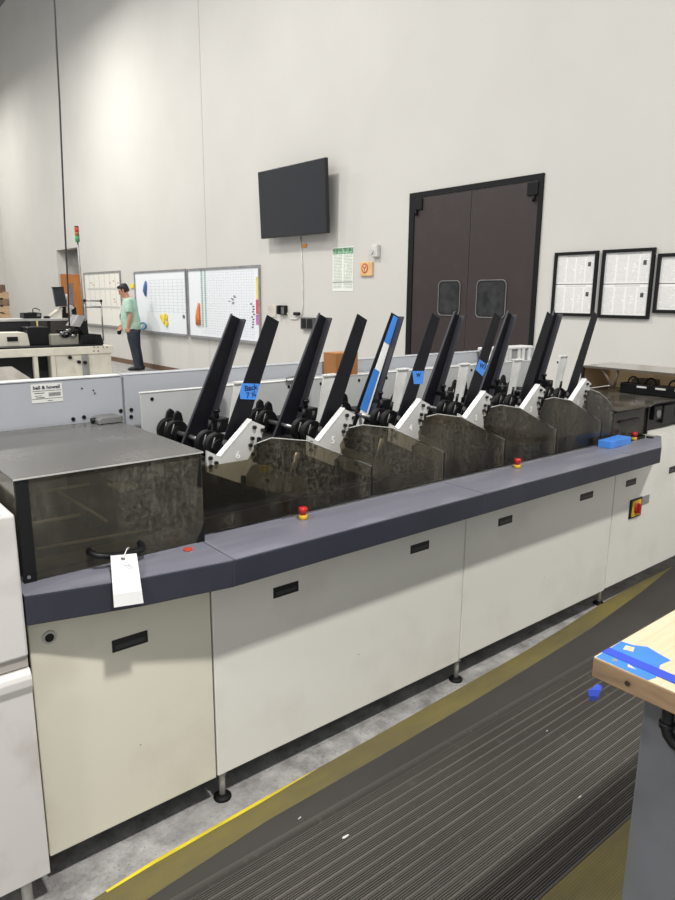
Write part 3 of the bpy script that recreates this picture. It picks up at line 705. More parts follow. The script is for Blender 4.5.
fl.build('loose_tape_end', BLUEC, top).modifiers.new('thick', 'SOLIDIFY').thickness = .0006
GB = M('grey_bench_steel', (96, 98, 102), .45, var=.05)
MB().box(1.101, 2.45, -.7, .498, 0, .862, .004).build('cabinet_base', GB, wbn)
py0 = at(668, 715, 0, 1.075).y
MB().tube([(1.075, py0, .862), (1.075, py0, .80), (1.075, py0-.004, .788), (1.075, py0-.015, .778), (1.075, py0-.035, .772), (1.075, py0-.2, .768)], .0098, 14).cyl((1.075, py0, .80), (1.075, py0, .81), .0125, segs=16).build('pipe_leg', BLK, wbn)

# ================================================================== SCRAPS ON THE MAT
for i, (px, py, lab) in enumerate(((345, 837, 'crumpled white paper scrap on the mat, largest of the scraps'), (300, 818, 'tiny white paper scrap on the mat, left of the crumpled scrap'), (547, 731, 'tiny white paper scrap on the mat, nearest the wooden bench'), (580, 797, 'tiny white paper scrap on the mat, below the bench corner'))):
    p = at(px, py, 2, .012); r = .010 if i == 0 else .0035
    mb = MB(); pts = []
    for j in range(7):
        a = 2*PI*j/7; rr = r*random.uniform(.5, 1.3); pts.append((p.x+rr*2.0*math.cos(a), p.y+rr*.5*math.sin(a), .0112+random.uniform(0, .003)))
    mb._add(pts+[(p.x, p.y, .016)], [(j, (j+1) % 7, 7) for j in range(7)])
    o = mb.build('paper_scrap', PAPER); tag(o, lab, 'paper scrap', 'paper scraps on the mat')

# ================================================================== WALL FITTINGS
# television
tv = thing('television', 'large black flat screen television mounted high on the back wall', 'television', (W, 8.36, 2.35))
Mtv = Matrix.Translation((5.925, 8.375, 2.825)) @ Matrix.Rotation(-.05, 4, 'Y') @ Matrix.Rotation(.012, 4, 'X')
MB().box(-.022, .03, -.815, .815, -.475, .475, .006, M4=Mtv).build('screen_housing', M('tv_black', (20, 21, 24), .4), tv)
MB().box(-.0235, -.0222, -.80, .80, -.455, .462, M4=Mtv).build('screen', M('tv_screen', (30, 31, 35), .22, var=.05), tv)
MB().box(5.955, W, 8.1, 8.6, 2.65, 2.95).build('wall_mount', BLK, tv)
cdp = [Vector((W-.012, 8.40, 2.36)), at(302.5, 270, 0, W-.012), at(302.8, 305, 0, W-.012), at(302, 314, 0, W-.012), at(297, 319, 0, W-.012), at(291, 319, 0, W-.012), at(287, 313, 0, W-.012)]
MB().tube(cdp, .008, 6).build('power_cord', M('white_cord', (222, 220, 214), .5), tv)
tag(MB().box(W-.02, W-.002, 8.25, 8.35, 2.20, 2.245, .003).build('orange_tab', M('orange_tab', (226, 150, 50), .5)), 'small orange tab on the wall just below the television', 'tab')
# notice poster
po = thing('wall_poster', 'tall printed notice with green heading on the wall right of the television', 'poster', (W, 7.435, 1.58))
MB().box(W-.004, W-.001, 7.215, 7.655, 1.585, 2.165).build('poster_sheet', paper_print('poster_print', 2, .02, n=30, ink=(96, 116, 104), paper=(228, 232, 222), kk=.6), po)
MB().box(W-.0055, W-.0042, 7.22, 7.65, 2.075, 2.15).build('green_heading', M('poster_green', (132, 176, 142), .6, var=.2, scale=30), po)
MB().text('NOTICE  TO  ALL', .055, face_x(W-.006, 7.435, 2.125), .0003, .001).build('heading_text', M('dark_green_ink', (50, 80, 64), .6), po)
MB().box(W-.0055, W-.0042, 7.22, 7.65, 1.70, 1.708).build('rule_line', M('plate_ink', (70, 70, 72), .6), po)
fs = thing('wall_sign', 'tan square box with red round emblem on the wall, left of the brown doors', 'sign', (W, 6.935, 1.78))
MB().box(W-.03, W-.001, 6.81, 7.05, 1.775, 1.952, .006).build('sign_body', M('tan_sign', (224, 184, 128), .55), fs)
MB().cyl((W-.033, 6.95, 1.872), (W-.029, 6.95, 1.872), .062, segs=28).build('emblem_disc', M('emblem_red', (190, 70, 60), .5), fs)
MB().cyl((W-.0345, 6.95, 1.872), (W-.0328, 6.95, 1.872), .046, segs=28).build('emblem_ring', M('tan_sign', (224, 184, 128), .55), fs)
MB().prism([(6.985, 1.895), (6.972, 1.903), (6.95, 1.875), (6.928, 1.903), (6.915, 1.895), (6.945, 1.86), (6.945, 1.84), (6.955, 1.84), (6.955, 1.86)], 0, W-.0365, W-.0342).build('emblem_mark', M('emblem_red', (190, 70, 60), .5), fs)
th = thing('wall_sensor', 'small white sensor box on the wall above the tan sign', 'sensor', (W, 6.745, 2.0))
MB().box(W-.06, W-.001, 6.685, 6.80, 2.005, 2.155, .01).build('sensor_body', M('sensor_white', (206, 204, 200), .5), th)
MB().cyl((W-.075, 6.79, 2.075), (W-.055, 6.79, 2.075), .035, segs=18).build('dome', M('sensor_white', (206, 204, 200), .5), th)
tag(MB().box(W-.012, W-.001, 9.06, 9.295, 1.19, 1.38, .004).build('blank_wall_plate', M('beige_plate', (206, 200, 188), .5)), 'blank beige cover plate on the wall right of the whiteboards', 'wall plate')
ph = thing('wall_phone', 'black wall phone hanging beside the beige cover plate', 'phone', (W, 8.85, 1.22))
MB().box(W-.05, W-.001, 8.75, 8.95, 1.235, 1.375, .008).build('phone_base', BLK, ph)
MB().box(W-.09, W-.05, 8.87, 8.935, 1.24, 1.375, .015).build('handset', BLK, ph)
MB().box(W-.053, W-.05, 8.78, 8.86, 1.25, 1.35).build('keypad', DULL, ph)
tag(MB().box(W-.045, W-.001, 8.42, 8.55, 1.232, 1.28, .006).build('power_adapter', BLK), 'small black power adapter on the wall at the cord end', 'adapter')
ob_ = thing('outlet_box', 'grey framed black outlet box low on the wall behind the guides', 'outlet box', (W, 8.2, 1.03))
MB().box(W-.05, W-.001, 8.04, 8.355, 1.035, 1.21, .004).build('box_frame', M('grey_box', (92, 92, 92), .5), ob_)
MB().box(W-.053, W-.05, 8.215, 8.33, 1.055, 1.19).box(W-.053, W-.05, 8.06, 8.19, 1.055, 1.19).build('black_insert', BLK, ob_)
# framed notices
FR = M('black_picture_frame', (10, 10, 11), .4, spec=.3)
def picture(y0, y1, z0, z1, lab, cols):
    t = thing('framed_notice', lab, 'framed notice', (W, (y0+y1)/2, z0), 'framed notices beside the doors')
    d = .03
    MB().box(W-.03, W-.001, y0, y0+d, z0, z1, .003).box(W-.03, W-.001, y1-d, y1, z0, z1, .003).box(W-.03, W-.001, y0+d, y1-d, z1-d, z1, .003).box(W-.03, W-.001, y0+d, y1-d, z0, z0+d, .003).build('frame', FR, t)
    zm = (z0+z1)/2
    for a, b_ in ((z0+d, zm-.004), (zm+.004, z1-d)):
        pg = MB().box(W-.010, W-.004, y0+d, y1-d, a, b_).build('printed_page', paper_print('page_print', cols, .1, n=26), t)
        MB().box(W-.012, W-.0102, y0+.075, y0+.105, a+.16, a+.20).build('ink_block', M('plate_ink', (70, 70, 72), .6), pg)
    MB().box(W-.003, W-.001, y0+d, y1-d, z0+d, z1-d).build('backing', DULL, t)
picture(3.642, 4.112, 1.337, 1.945, 'framed notice of small print nearest the brown doors, leftmost of three', 4)
picture(3.098, 3.600, 1.329, 1.948, 'framed notice of small print in the middle of three on the wall', 4)
picture(2.45, 3.07, 1.385, 1.893, 'framed notice cut off by the right edge of the photo', 3)
# whiteboards
AL = M('whiteboard_aluminium', (158, 158, 160), .35, .5)
def whiteboard(y0, y1, z0, z1, lab, surf):
    t = thing('whiteboard', lab, 'whiteboard', (W, (y0+y1)/2, z0), 'whiteboards along the back wall')
    d = .035
    MB().box(W-.012, W-.004, y0+.005, y1-.005, z0+.005, z1-.005).build('board_surface', surf, t)
    MB().box(W-.03, W-.001, y0, y0+d, z0, z1).box(W-.03, W-.001, y1-d, y1, z0, z1).box(W-.03, W-.001, y0+d, y1-d, z1-d, z1).box(W-.03, W-.001, y0+d, y1-d, z0, z0+d).build('board_frame', AL, t)
    MB().box(W-.075, W-.03, y0+.02, y1-.02, z0, z0+.018).build('pen_tray', AL, t)
    return t
b0 = whiteboard(15.18, 17.5, .79, 2.045, 'whiteboard farthest left, behind the man in the green shirt', board_grid('board_grid_pale', .08, .95, .3, .97, 7, 3, .35, (226, 224, 214)))
b1 = whiteboard(12.03, 14.42, .755, 2.0, 'middle whiteboard with yellow magnet cluster and blue brush', board_grid('board_grid_mid', .28, .98, .33, .86, 12, 20, .3))
b2 = whiteboard(9.49, 11.985, .755, 1.995, 'right whiteboard with coloured strips and an orange ribbon', board_grid('board_grid_fine', .2, .93, .06, .96, 30, 28, .3))
BX = W-.013
def strip_on(parent, name, pa, pb, mat, th_=.004):
    a, b_ = at(*pa, 0, BX), at(*pb, 0, BX)
    return MB().box(BX-th_, BX-.0005, min(a.y, b_.y), max(a.y, b_.y), min(a.z, b_.z), max(a.z, b_.z)).build(name, mat, parent)
strip_on(b2, 'yellow_strip', (256, 277), (259.2, 299), M('strip_yellow', (228, 212, 110), .5))
strip_on(b2, 'red_strip', (256, 299.5), (259.4, 314), M('strip_red', (214, 76, 84), .5))
strip_on(b2, 'magenta_strip', (256, 314.5), (259.6, 325), M('strip_magenta', (198, 112, 178), .5))
GRN = M('green_tabs', (140, 172, 158), .6); 
for px in (201.3, 204.6):
    mbg = MB()
    for i in range(28):
        q = at(px+i*.07, 271+i*2.05, 0, BX); mbg.box(BX-.003, BX-.0005, q.y-.025, q.y+.03, q.z-.012, q.z+.012)
    mbg.build('tab_column', GRN, b2)
mbs = MB()
for i in range(10):
    q = at(253+random.uniform(-2, 1.5), 304+i*2.6, 0, BX)
    mbs.box(BX-.002, BX-.0005, q.y-.03, q.y+.025, q.z-.008, q.z+.01)
for i in range(7):
    q = at(231+random.uniform(-2, 4), 296+i*1.3, 0, BX); mbs.box(BX-.002, BX-.0005, q.y-.04, q.y+.03, q.z-.006, q.z+.006)
mbs.build('marker_writing', INK, b2)
mbs = MB()
for i, (px, py) in enumerate(((91, 283), (93.5, 285), (110, 283), (113.5, 281), (114, 299), (115, 302), (118, 283))):
    q = at(px, py, 0, BX); mbs.box(BX-.002, BX-.0005, q.y-.04, q.y+.04, q.z-.012, q.z+.012)
mbs.build('red_marks', M('red_marks', (196, 120, 112), .6), b0)
# things stuck on the boards
def blob(name, pts, r, mat, lab, cat):
    o = MB()
    ps = [at(*p, 0, BX-.02) for p in pts]
    o.loft(ps, r, 10, ref=(0, 1, 0))
    return tag(o.build(name, mat), lab, cat)
blob('orange_ribbon', [(198.5, 303), (198, 309), (197.5, 317), (198, 325)], [(.02, .01), (.05, .014), (.085, .015), (.09, .012)], M('orange_cloth', (224, 122, 62), .6), 'orange ribbon bundle hanging on the right whiteboard', 'ribbon')
blob('blue_brush', [(145.5, 281), (145, 286), (144.5, 291), (145.5, 296)], [(.02, .01), (.06, .02), (.075, .022), (.02, .012)], M('blue_brush', (70, 98, 160), .5), 'blue brush hanging at upper left of the middle whiteboard', 'brush')
mbm = MB()
for i in range(16):
    q = at(164+random.uniform(-3.2, 3.2), 320+random.uniform(-4.5, 5), 0, BX-.012)
    mbm.cyl((BX-.010-.0017*i, q.y, q.z), (BX-.001, q.y, q.z), .045, segs=10)
tag(mbm.build('magnet_cluster', M('yellow_magnet', (232, 208, 70), .5)), 'cluster of yellow magnets on the middle whiteboard', 'magnets')['kind'] = 'stuff'
tor = [at(143+3*math.cos(a), 326+3.2*math.sin(a), 0, W-.05) for a in [2*PI*i/16 for i in range(17)]]
tag(MB().tube(tor, .018, 8).build('tape_roll', M('teal_tape', (60, 130, 160), .5)), 'teal tape roll on the pen tray of the middle whiteboard', 'tape roll')
q = at(184, 316.5, 0, BX); tag(MB().cyl((BX-.015, q.y, q.z), (BX-.001, q.y, q.z), .035).build('round_magnet', DULL), 'small round grey magnet at right of the middle whiteboard', 'magnet')
a, b_ = at(130.3, 283.8, 0, W-.004), at(134, 288.3, 0, W-.004)
tag(MB().box(W-.02, W, b_.y, a.y, b_.z, a.z).build('sticky_note', M('sticky_yellow', (236, 214, 70), .6)), 'yellow sticky note on the wall between whiteboards, by the man', 'sticky note')

# ================================================================== BACKGROUND MACHINE
Y9 = 9.0
bgm = thing('sorting_machine', 'long cream sorting machine table in the background at left', 'machine', (2.4, 9.3, 0))
CRM = M('cream_machine', (214, 209, 194), .5, var=.03); CRD = M('machine_shade_and_black', (34, 34, 38), .6)
x1 = at(113, 345, 1, Y9).x; zt = at(60, 347.5, 1, Y9).z
MB().box(.9, x1, Y9, Y9+.7, zt-.10, zt, .006).build('table_top', CRM, bgm)
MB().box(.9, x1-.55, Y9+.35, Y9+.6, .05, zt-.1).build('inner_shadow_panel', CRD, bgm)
for pxx in (36, 53.5): 
    xx = at(pxx, 360, 1, Y9).x; MB().box(xx-.025, xx+.025, Y9+.01, Y9+.07, 0, zt-.1).build('post', CRM, bgm)
xa, xb = at(56, 360, 1, Y9).x, at(112, 360, 1, Y9).x
MB().box(xa, xb, Y9+.02, Y9+.65, 0, zt-.1, .004).build('side_panel', CRM, bgm)
qa, qb = at(82, 355, 1, Y9), at(90, 371, 1, Y9); MB().box(qa.x, qb.x, Y9+.012, Y9+.022, qb.z-.1, qa.z).build('grey_inset', M('inset_grey', (150, 150, 146), .5), bgm)
for (px, py) in ((70, 357.5), (79, 362), (85, 362.5)):
    q = at(px, py, 1, Y9); MB().cyl((q.x, Y9-.02, q.z), (q.x, Y9+.02, q.z), .022, segs=14).build('knob', BLK, bgm)
for (px, py) in ((94, 347), (98, 347), (103, 347), (107, 347), (94, 351), (98, 351)):
    q = at(px, py, 1, Y9); MB().cyl((q.x, Y9-.003, q.z), (q.x, Y9+.002, q.z), .01, segs=8).build('screw', M('brown_screw', (110, 96, 80), .5), bgm)
qa, qb = at(0, 367, 1, Y9-.05), at(34, 373, 1, Y9-.05); MB().prism([(qa.x-.5, qa.z-.25), (qb.x, qb.z-.1), (qb.x-.25, qa.z), (qa.x-.5, qa.z)], 1, Y9-.06, Y9-.05).build('front_tray', M('tray_grey', (196, 190, 180), .5), bgm)
MB().box(.9, at(104, 344, 1, Y9).x, Y9+.03, Y9+.66, zt, zt+.02).build('belt_deck', BLK, bgm)
# rear raised cabinet of that machine
xr0, xr1 = .9, at(76, 320, 1, 9.75).x; zr = at(50, 318.5, 1, 9.75).z
MB().box(xr0, xr1, 9.72, 10.1, 0, zr-.03).build('raised_cabinet', CRD, bgm)  # cabinet is black itself; the inner panel paints shade in this colour
MB().box(xr0, xr1+.03, 9.69, 10.12, zr-.03, zr, .003).build('raised_top', M('raised_grey', (176, 176, 172), .5), bgm)
qa, qb = at(30, 321, 1, 9.7), at(47, 326, 1, 9.7); MB().box(qa.x, qb.x, 9.69, 9.72, qb.z, qa.z).build('drawer_front', M('drawer_dark', (52, 50, 52), .5), bgm)
qa, qb = at(36.3, 321, 1, 9.68), at(38.3, 326.5, 1, 9.68); MB().box(qa.x, qb.x, 9.68, 9.69, qb.z, qa.z).build('yellow_label', M('label_yellow', (220, 200, 120), .5), bgm)
qa, qb = at(50, 320.5, 1, 9.7), at(75, 334, 1, 9.7); MB().box(qa.x, qb.x, 9.695, 9.715, qb.z, qa.z).build('brown_panel', M('brown_panel', (64, 60, 56), .5), bgm)
# items on the deck
qa, qb = at(0, 333, 1, 9.25), at(30, 344, 1, 9.25)
MB().prism([(qa.x-.4, zt+.02), (qb.x, zt+.02), (qb.x-.02, qa.z-.02), (qa.x+.28, qa.z), (qa.x-.4, qa.z)], 1, 9.25, 9.55, .004).build('cream_cover', CRM, bgm)
qa, qb = at(7, 337, 1, 9.24), at(18, 341, 1, 9.24); MB().box(qa.x, qb.x, 9.235, 9.25, qb.z, qa.z).build('black_slot', BLK, bgm)
MB().box(at(28, 340, 1, 9.3).x, at(50, 340, 1, 9.3).x, 9.3, 9.6, zt+.02, at(40, 327, 1, 9.3).z, .01).build('black_housing', BLK, bgm)
qa, qb = at(51, 335, 1, 9.2), at(79, 343, 1, 9.2); MB().box(qa.x, qb.x, 9.2, 9.5, zt+.02, qa.z, .004).build('feeder_body', M('feeder_grey', (168, 164, 152), .4, .2), bgm)
for i in range(7):
    q = at(60+i*2.8, 331+(i % 3)*2.6, 1, 9.15); MB().cyl((q.x-.03, 9.15, q.z), (q.x+.04, 9.2, q.z+.01*(i % 2)), .022, segs=12).build('roller', STEEL if i % 2 else BLK, bgm)
def slab(name, pts, y, th_, mat, parent):
    q = [at(*p, 1, y) for p in pts]; return MB().prism([(v.x, v.z) for v in q], 1, y, y+th_).build(name, mat, parent)
slab('tilted_tray', [(72, 326), (79, 315), (86, 316), (80, 327)], 9.2, .25, M('tilted_tray_grey', (158, 158, 156), .4), bgm)
slab('dark_funnel', [(80, 327), (87, 320), (89, 336), (84, 336)], 9.21, .2, BLK, bgm)
slab('black_rollers', [(81, 344.5), (82, 336), (90, 334), (101, 334.5), (104, 344)], 9.12, .3, BLK, bgm)
for p in ((86, 341), (91, 342), (96, 340)):
    q = at(*p, 1, 9.11); MB().cyl((q.x, 9.10, q.z), (q.x, 9.13, q.z), .02).build('roller_end', BLK, bgm)
for seg in (((84.5, 300.5), (86, 336)), ((101, 301), (103.5, 341)), ((84.5, 300.5), (101, 301)), ((85, 307), (101.3, 307))):
    MB().cyl(at(*seg[0], 1, 9.45), at(*seg[1], 1, 9.45), .011, segs=10).build('tube_frame', M('tube_grey', (150, 150, 148), .35, .5), bgm)
for p in ((84.5, 300.5), (101, 301)):
    MB().ball(at(*p, 1, 9.44), .02).build('corner_joint', BLK, bgm)
# tower light
tl = thing('tower_light', 'tall pole with red and green signal light on the background machine', 'signal light', at(84, 325, 1, 9.5))
p0, p1 = at(84.5, 330, 1, 9.5), at(77.6, 242, 1, 9.5); p1 = Vector((p0.x, 9.5, p1.z)); p0 = Vector((p0.x, 9.5, zt+.02))
xs = at(77.6, 242, 1, 9.5).x; p1.x = xs; p0.x = xs+.02
MB().cyl(p0, p1, .012, segs=10).build('pole', M('pole_grey', (140, 140, 138), .4, .4), tl)
h = p1.z
for i, (nm, c, hh) in enumerate((('green_lamp', (70, 150, 100), .075), ('amber_lamp', (150, 110, 60), .05), ('red_lamp', (190, 70, 44), .06))):
    MB().cyl((xs, 9.5, h), (xs, 9.5, h+hh), .028, segs=16, bev=.004).build(nm, M(nm, c, .3), tl); h += hh
MB().cyl((xs, 9.5, h), (xs, 9.5, h+.015), .026).build('cap', BLK, tl)
# monitor
mo = thing('monitor', 'black flat monitor on a pale swivel arm above the background machine', 'monitor', at(66, 318, 1, 9.8))
slab('screen_back', [(53, 287.5), (63.5, 287.2), (67, 306), (56.5, 306.8)], 9.8, .05, M('monitor_black', (38, 40, 46), .4), mo)
slab('bezel', [(52.6, 287), (63.8, 286.8), (63.6, 287.8), (53.2, 288.4)], 9.79, .06, BLK, mo)
MB().cyl(at(66.6, 294, 1, 9.85), at(67.5, 313, 1, 9.85), .018, segs=10).build('arm_post', CRM, mo)
MB().tube([at(48, 317.5, 1, 9.84), at(56, 311.5, 1, 9.84), at(62, 308, 1, 9.84)], .022, 8).build('swivel_arm', CRM, mo)
slab('arm_base', [(58, 318.4), (59, 310), (62, 309), (62, 318.4)], 9.82, .06, CRM, mo)
slab('cable_bundle', [(63, 318), (62, 307), (66, 306.5), (69, 312), (69, 318)], 9.86, .05, BLK, mo)
slab('white_stand', [(70, 318), (70.5, 305), (73, 306), (74.5, 318)], 9.9, .05, CRM, mo)
slab('black_joint', [(72, 310), (76, 307), (77, 317), (73, 318)], 9.88, .03, BLK, mo)
pr = thing('label_printer', 'small black printer on the raised top of the background machine', 'printer', at(33, 318.4, 1, 9.8))
slab('printer_body', [(24, 318.3), (24, 313), (32, 312.6), (33, 312), (41.5, 313), (41.5, 318.3)], 9.78, .2, BLK, pr)
slab('grey_face', [(37, 316.5), (37, 313.6), (40.5, 313.6), (40.5, 316.5)], 9.77, .01, DULL, pr)
MB().tube([at(p[0], p[1], 1, 9.8) for p in ((33, 312), (32.5, 309.5), (34, 308.2), (37, 308.6), (40, 310.5))], .006, 6).build('loose_wire', BLK, pr)
slab('mouse_body', [(44.5, 318.3), (45, 316.3), (49, 316), (50.5, 318.3)], 9.78, .06, BLK, tag(thing('computer_mouse', 'black computer mouse between the printer and monitor arm', 'mouse', at(47, 318.3, 1, 9.8))))
# hanging cable
pts = [at(53.5, -60, 1, 9.3)] + [at(x, y, 1, 9.3) for x, y in ((54.2, 0), (57, 55), (59.5, 100), (62.2, 165), (64.5, 220), (66.5, 260), (68, 290), (69.6, 330))]
tag(MB().tube(pts, .0115, 8).build('hanging_cable', M('cable_black', (46, 46, 50), .5)), 'black power cable hanging from the ceiling to the background machine', 'cable')
# pallets
PW = wood_mat('pallet_wood', (150, 122, 92), (186, 160, 126), (1, 10, 10), False)
PWD = M('dark_pallet_wood', (112, 88, 70), .7, var=.15)
px1 = at(11.5, 320, 1, 17).x
for i in range(11):
    o = MB(); z = i*.157; jx = random.uniform(-.07, .03)
    for j in range(7): o.box(px1-1.2+jx+j*.178, px1-1.2+jx+j*.178+.13, 17, 18, z+.136, z+.155)
    for yy in (17, 17.45, 17.9): o.box(px1-1.2+jx, px1+jx, yy, yy+.1, z+.02, z+.1355)
    for j in (0, 3, 6): o.box(px1-1.2+jx+j*.178, px1-1.2+jx+j*.178+.13, 17, 18, z, z+.02)
    lab = {8: 'pale wooden pallet, third from the top of the stack at far left', 7: 'wooden pallet, fourth from the top of the stack at far left', 6: 'wooden pallet, fifth from the top of the stack at far left', 10: 'wooden pallet, topmost of the stack at the far left', 9: 'dark wooden pallet, second from the top of the stack at far left'}.get(i, 'wooden pallet within the stack behind the background machine')
    tag(o.build('wooden_pallet', PWD if i in (10, 8) else PW), lab, 'pallet', 'stacked wooden pallets')

# ================================================================== PERSON
SKIN = M('skin', (196, 142, 116), .55, var=.05); HAIR = M('black_hair', (26, 22, 22), .6, var=.2)
SHIRT = M('mint_green_shirt', (166, 196, 178), .85, var=.06); TROU = M('dark_trousers', (44, 50, 62), .8, var=.15, scale=12)
pf = Vector((5.75, 13.62, 0))
pe = thing('person', 'person in mint green t-shirt and dark trousers standing by the whiteboards, looking down', 'person', pf, None, math.atan2(.63, -.777))
def remeshed(mb, name, mat, parent, vox, smooth=2):
    o = mb.build(name, mat, parent, world=False)
    r = o.modifiers.new('skin', 'REMESH'); r.mode = 'VOXEL'; r.voxel_size = vox; r.use_smooth_shade = True
    s_ = o.modifiers.new('soft', 'SMOOTH'); s_.factor = .5; s_.iterations = smooth
    return o
bd = MB()
R1 = (1, 0, 0)
# legs, torso, neck
for s_ in (-1, 1):
    bd.loft([(.08, s_*.09, .88), (.085, s_*.095, .70), (.06, s_*.095, .48), (.03, s_*.095, .30), (.0, s_*.095, .10), (.0, s_*.095, .05)], [.085, .078, .055, .055, .04, .042], 14)
    bd.loft([(-.06, s_*.095, .04), (.02, s_*.097, .045), (.12, s_*.10, .03), (.18, s_*.10, .025)], [(.035, .035), (.042, .04), (.028, .045), (.018, .03)], 12, ref=(0, 0, 1))
bd.loft([(.08, 0, .80), (.09, 0, .92), (.12, 0, 1.05), (.12, 0, 1.2), (.11, 0, 1.34), (.12, 0, 1.42), (.145, 0, 1.46)], [(.12, .16), (.14, .17), (.15, .165), (.135, .175), (.115, .185), (.08, .13), (.055, .06)], 18, ref=R1)
bd.loft([(.14, 0, 1.42), (.175, 0, 1.48), (.20, 0, 1.56)], [.058, .056, .055], 14)
# head, looking down
H = Matrix.Translation((.235, 0, 1.605)) @ Matrix.Rotation(.42, 4, 'Y')
def hp_(x, y, z): return H @ Vector((x, y, z))
bd.loft([hp_(-.01, 0, -.11), hp_(.005, 0, -.08), hp_(.0, 0, -.03), hp_(-.005, 0, .03), hp_(-.01, 0, .08), hp_(-.01, 0, .11)], [(.05, .045), (.08, .06), (.092, .07), (.098, .076), (.078, .062), (.03, .025)], 18, ref=H.to_3x3() @ Vector(R1))
bd.loft([hp_(.055, 0, -.10), hp_(.085, 0, -.098), hp_(.095, 0, -.09)], [.03, .026, .012], 10)          # chin
bd.loft([hp_(.085, 0, .015), hp_(.105, 0, -.015), hp_(.112, 0, -.032), hp_(.09, 0, -.042)], [.010, .013, .015, .010], 8)  # nose
bd.loft([hp_(.083, -.025, -.066), hp_(.092, 0, -.064), hp_(.083, .025, -.066)], [.008, .011, .008], 8)   # lips
for s_ in (-1, 1):
    bd.loft([hp_(.07, s_*.05, .032), hp_(.09, s_*.02, .03)], [.012, .012], 8)                             # brow
    bd.loft([hp_(-.012, s_*.072, -.03), hp_(-.018, s_*.082, .0), hp_(-.014, s_*.078, .02)], [(.012, .006), (.018, .007), (.012, .006)], 8)
# arms: left hangs near the hip, right is lower and forward
def arm(sh, el, wr, hand_dir, s_, curl):
    bd.loft([sh, Vector(sh).lerp(el, .5), el, Vector(el).lerp(wr, .35), wr], [.056, .047, .040, .041, .028], 12)
    wr = Vector(wr); hd_ = Vector(hand_dir).normalized(); palm = wr + hd_*.085
    side = Vector((1, 0, 0)); side = (side - hd_*side.dot(hd_)).normalized(); nrm = hd_.cross(side)
    bd.loft([wr-hd_*.01, wr+hd_*.03, palm], [(.026, .02), (.038, .018), (.04, .015)], 12, ref=side)
    inw = Vector((0, -s_, 0))
    for i, (off, ln) in enumerate(((.030, .068), (.010, .078), (-.011, .072), (-.030, .056))):
        b0_ = palm + side*off - hd_*.01; m1 = b0_ + hd_*ln*.5 + inw*curl*.2; m2 = m1 + hd_*ln*.35*(1-curl) + inw*ln*(.15+curl*.5)
        bd.loft([b0_, m1, m2], [.0098, .009, .0078], 8)
    t0 = wr + hd_*.03 + side*.034; bd.loft([t0, t0+side*.024+hd_*.025, t0+side*.028+hd_*.052+inw*.012], [.012, .011, .009], 8)
arm((.10, .19, 1.385), (.06, .245, 1.10), (.12, .215, .88), (.12, -.05, -1), 1, .25)
arm((.11, -.19, 1.385), (.17, -.25, 1.10), (.36, -.19, .92), (.35, .1, -1), -1, .6)
body = remeshed(bd, 'body', SKIN, pe, .0075, 1)
eyes = MB()
for s_ in (-1, 1): eyes.ball(hp_(.083, s_*.031, .010), (.009, .012, .008))
eyes.build('eyes', M('eye_dark', (40, 28, 24), .3), pe, world=False)
hr = MB()
hr.loft([hp_(-.045, 0, -.055), hp_(-.04, 0, .0), hp_(-.026, 0, .05), hp_(-.012, 0, .095), hp_(-.01, 0, .132)], [(.07, .07), (.082, .082), (.098, .086), (.092, .076), (.035, .03)], 18, ref=H.to_3x3() @ Vector(R1))
hr.loft([hp_(.05, -.05, .085), hp_(.07, -.01, .095), hp_(.05, .05, .088)], [.028, .034, .028], 10)
for s_ in (-1, 1): hr.loft([hp_(.01, s_*.07, .04), hp_(.012, s_*.073, -.02)], [.016, .008], 8)
remeshed(hr, 'hair', HAIR, pe, .008, 2)
shm = MB()
shm.loft([(.105, 0, .775), (.11, 0, .86), (.125, 0, .98), (.135, 0, 1.06), (.13, 0, 1.18), (.115, 0, 1.33), (.12, 0, 1.41), (.14, 0, 1.455)], [(.165, .195), (.178, .2), (.195, .2), (.192, .198), (.165, .2), (.132, .21), (.1, .16), (.07, .078)], 22, ref=R1)
shm.loft([(.10, .14, 1.40), (.10, .195, 1.37), (.082, .235, 1.25), (.075, .25, 1.17)], [.07, .078, .075, .075], 14)
shm.loft([(.11, -.14, 1.40), (.11, -.195, 1.37), (.125, -.24, 1.25), (.13, -.25, 1.17)], [.07, .078, .075, .075], 14)
remeshed(shm, 't_shirt', SHIRT, pe, .011, 3)
tr = MB()
tr.loft([(.08, 0, .76), (.085, 0, .84), (.09, 0, .90)], [(.145, .185), (.15, .185), (.15, .18)], 18, ref=R1)
for s_ in (-1, 1):
    tr.loft([(.085, s_*.09, .84), (.08, s_*.098, .66), (.06, s_*.1, .47), (.03, s_*.1, .28), (.005, s_*.1, .10), (.005, s_*.1, .05)], [.11, .104, .082, .078, .07, .072], 14)
remeshed(tr, 'trousers', TROU, pe, .012, 3)
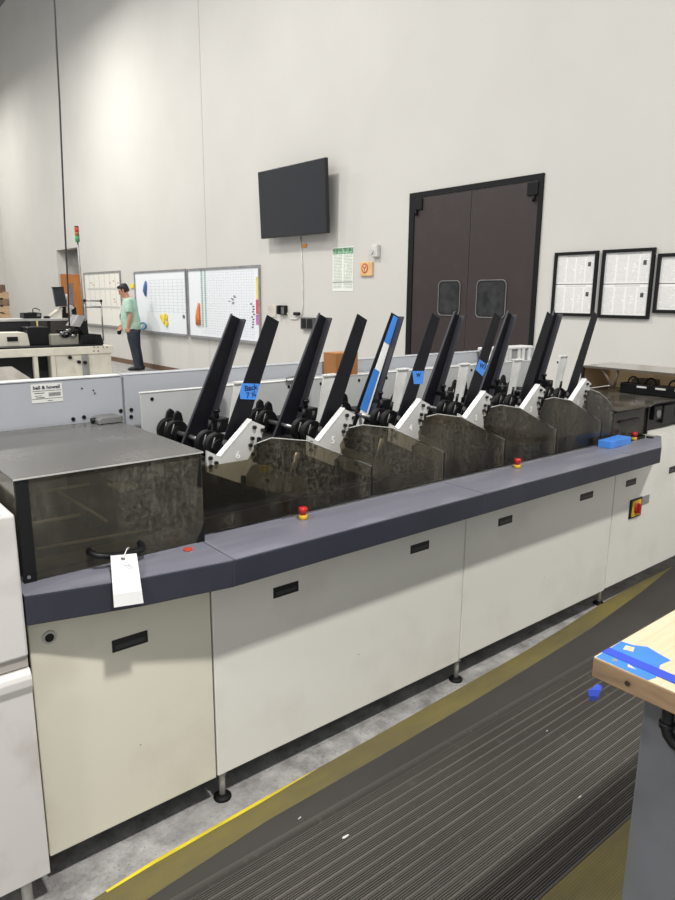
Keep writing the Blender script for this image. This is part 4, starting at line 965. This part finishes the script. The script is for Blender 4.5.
for s_ in (-1, 1):
    MB().loft([(-.085, s_*.097, .045), (-.06, s_*.097, .05), (.03, s_*.1, .055), (.12, s_*.102, .04), (.185, s_*.102, .03), (.205, s_*.102, .025)], [(.03, .03), (.048, .042), (.055, .047), (.04, .052), (.03, .042), (.01, .02)], 14, ref=(0, 0, 1)).build('shoe', M('dark_shoe', (26, 26, 28), .5), pe, world=False)
ly = MB().tube([(.165, .07, 1.455), (.255, .045, 1.36), (.312, .015, 1.19), (.325, 0, 1.13)], .008, 6).tube([(.165, -.07, 1.455), (.255, -.045, 1.36), (.312, -.015, 1.19)], .008, 6).build('lanyard', PAPER, pe, world=False)
MB().box(.325, .335, -.035, .035, 1.03, 1.13, .003).build('badge', BLK, ly, world=False)
hs = thing('handheld_scanner', 'dark handheld device in the right hand of the person', 'scanner', pf, None, math.atan2(.63, -.777))
MB().loft([(.395, -.165, .835), (.415, -.155, .79), (.425, -.15, .745), (.42, -.15, .715)], [(.026, .024), (.042, .03), (.046, .034), (.024, .02)], 12, ref=R1).build('device_body', BLK, hs, world=False)

# ================================================================== LIGHT
def lamp(x, y, z, p, size=.7, c=(1, .97, .93)):
    d = bpy.data.lights.new('bay_and_fill_lamp', 'AREA'); d.shape = 'SQUARE'; d.size = size; d.energy = p; d.color = c
    o = bpy.data.objects.new('bay_and_fill_lamp', d); col.objects.link(o); o.location = (x, y, z)
lamp(.2, -2.5, 8.2, 820, .4)
lamp(-6.5, -1.0, 8.2, 420, .9)  # fill lamp added to soften the shadows, as are the next two
lamp(6.5, -1.2, 8.2, 320, .9)
lamp(-6.0, 4.0, 8.2, 420, 1.2)
lamp(1.0, 8.0, 8.4, 500)
lamp(3.0, 14.8, 7.2, 300, .9)
lamp(3.0, 23.2, 7.4, 250, .9)
lamp(-2.5, 16.0, 8.4, 480)
lamp(7.3, 18.6, 2.66, 16, .5)  # added lamp that brightens the recess, not a high bay fixture
w = bpy.data.worlds.new('room_fill'); sc.world = w; w.use_nodes = True
bg = w.node_tree.nodes['Background']; bg.inputs[0].default_value = (.93, .96, 1, 1); bg.inputs[1].default_value = .68
sc.view_settings.view_transform = 'Standard'; sc.view_settings.look = 'None'; sc.view_settings.exposure = 0; sc.view_settings.gamma = 1
sc.cycles.use_denoising = True
sc.cycles.max_bounces = 10; sc.cycles.transparent_max_bounces = 24
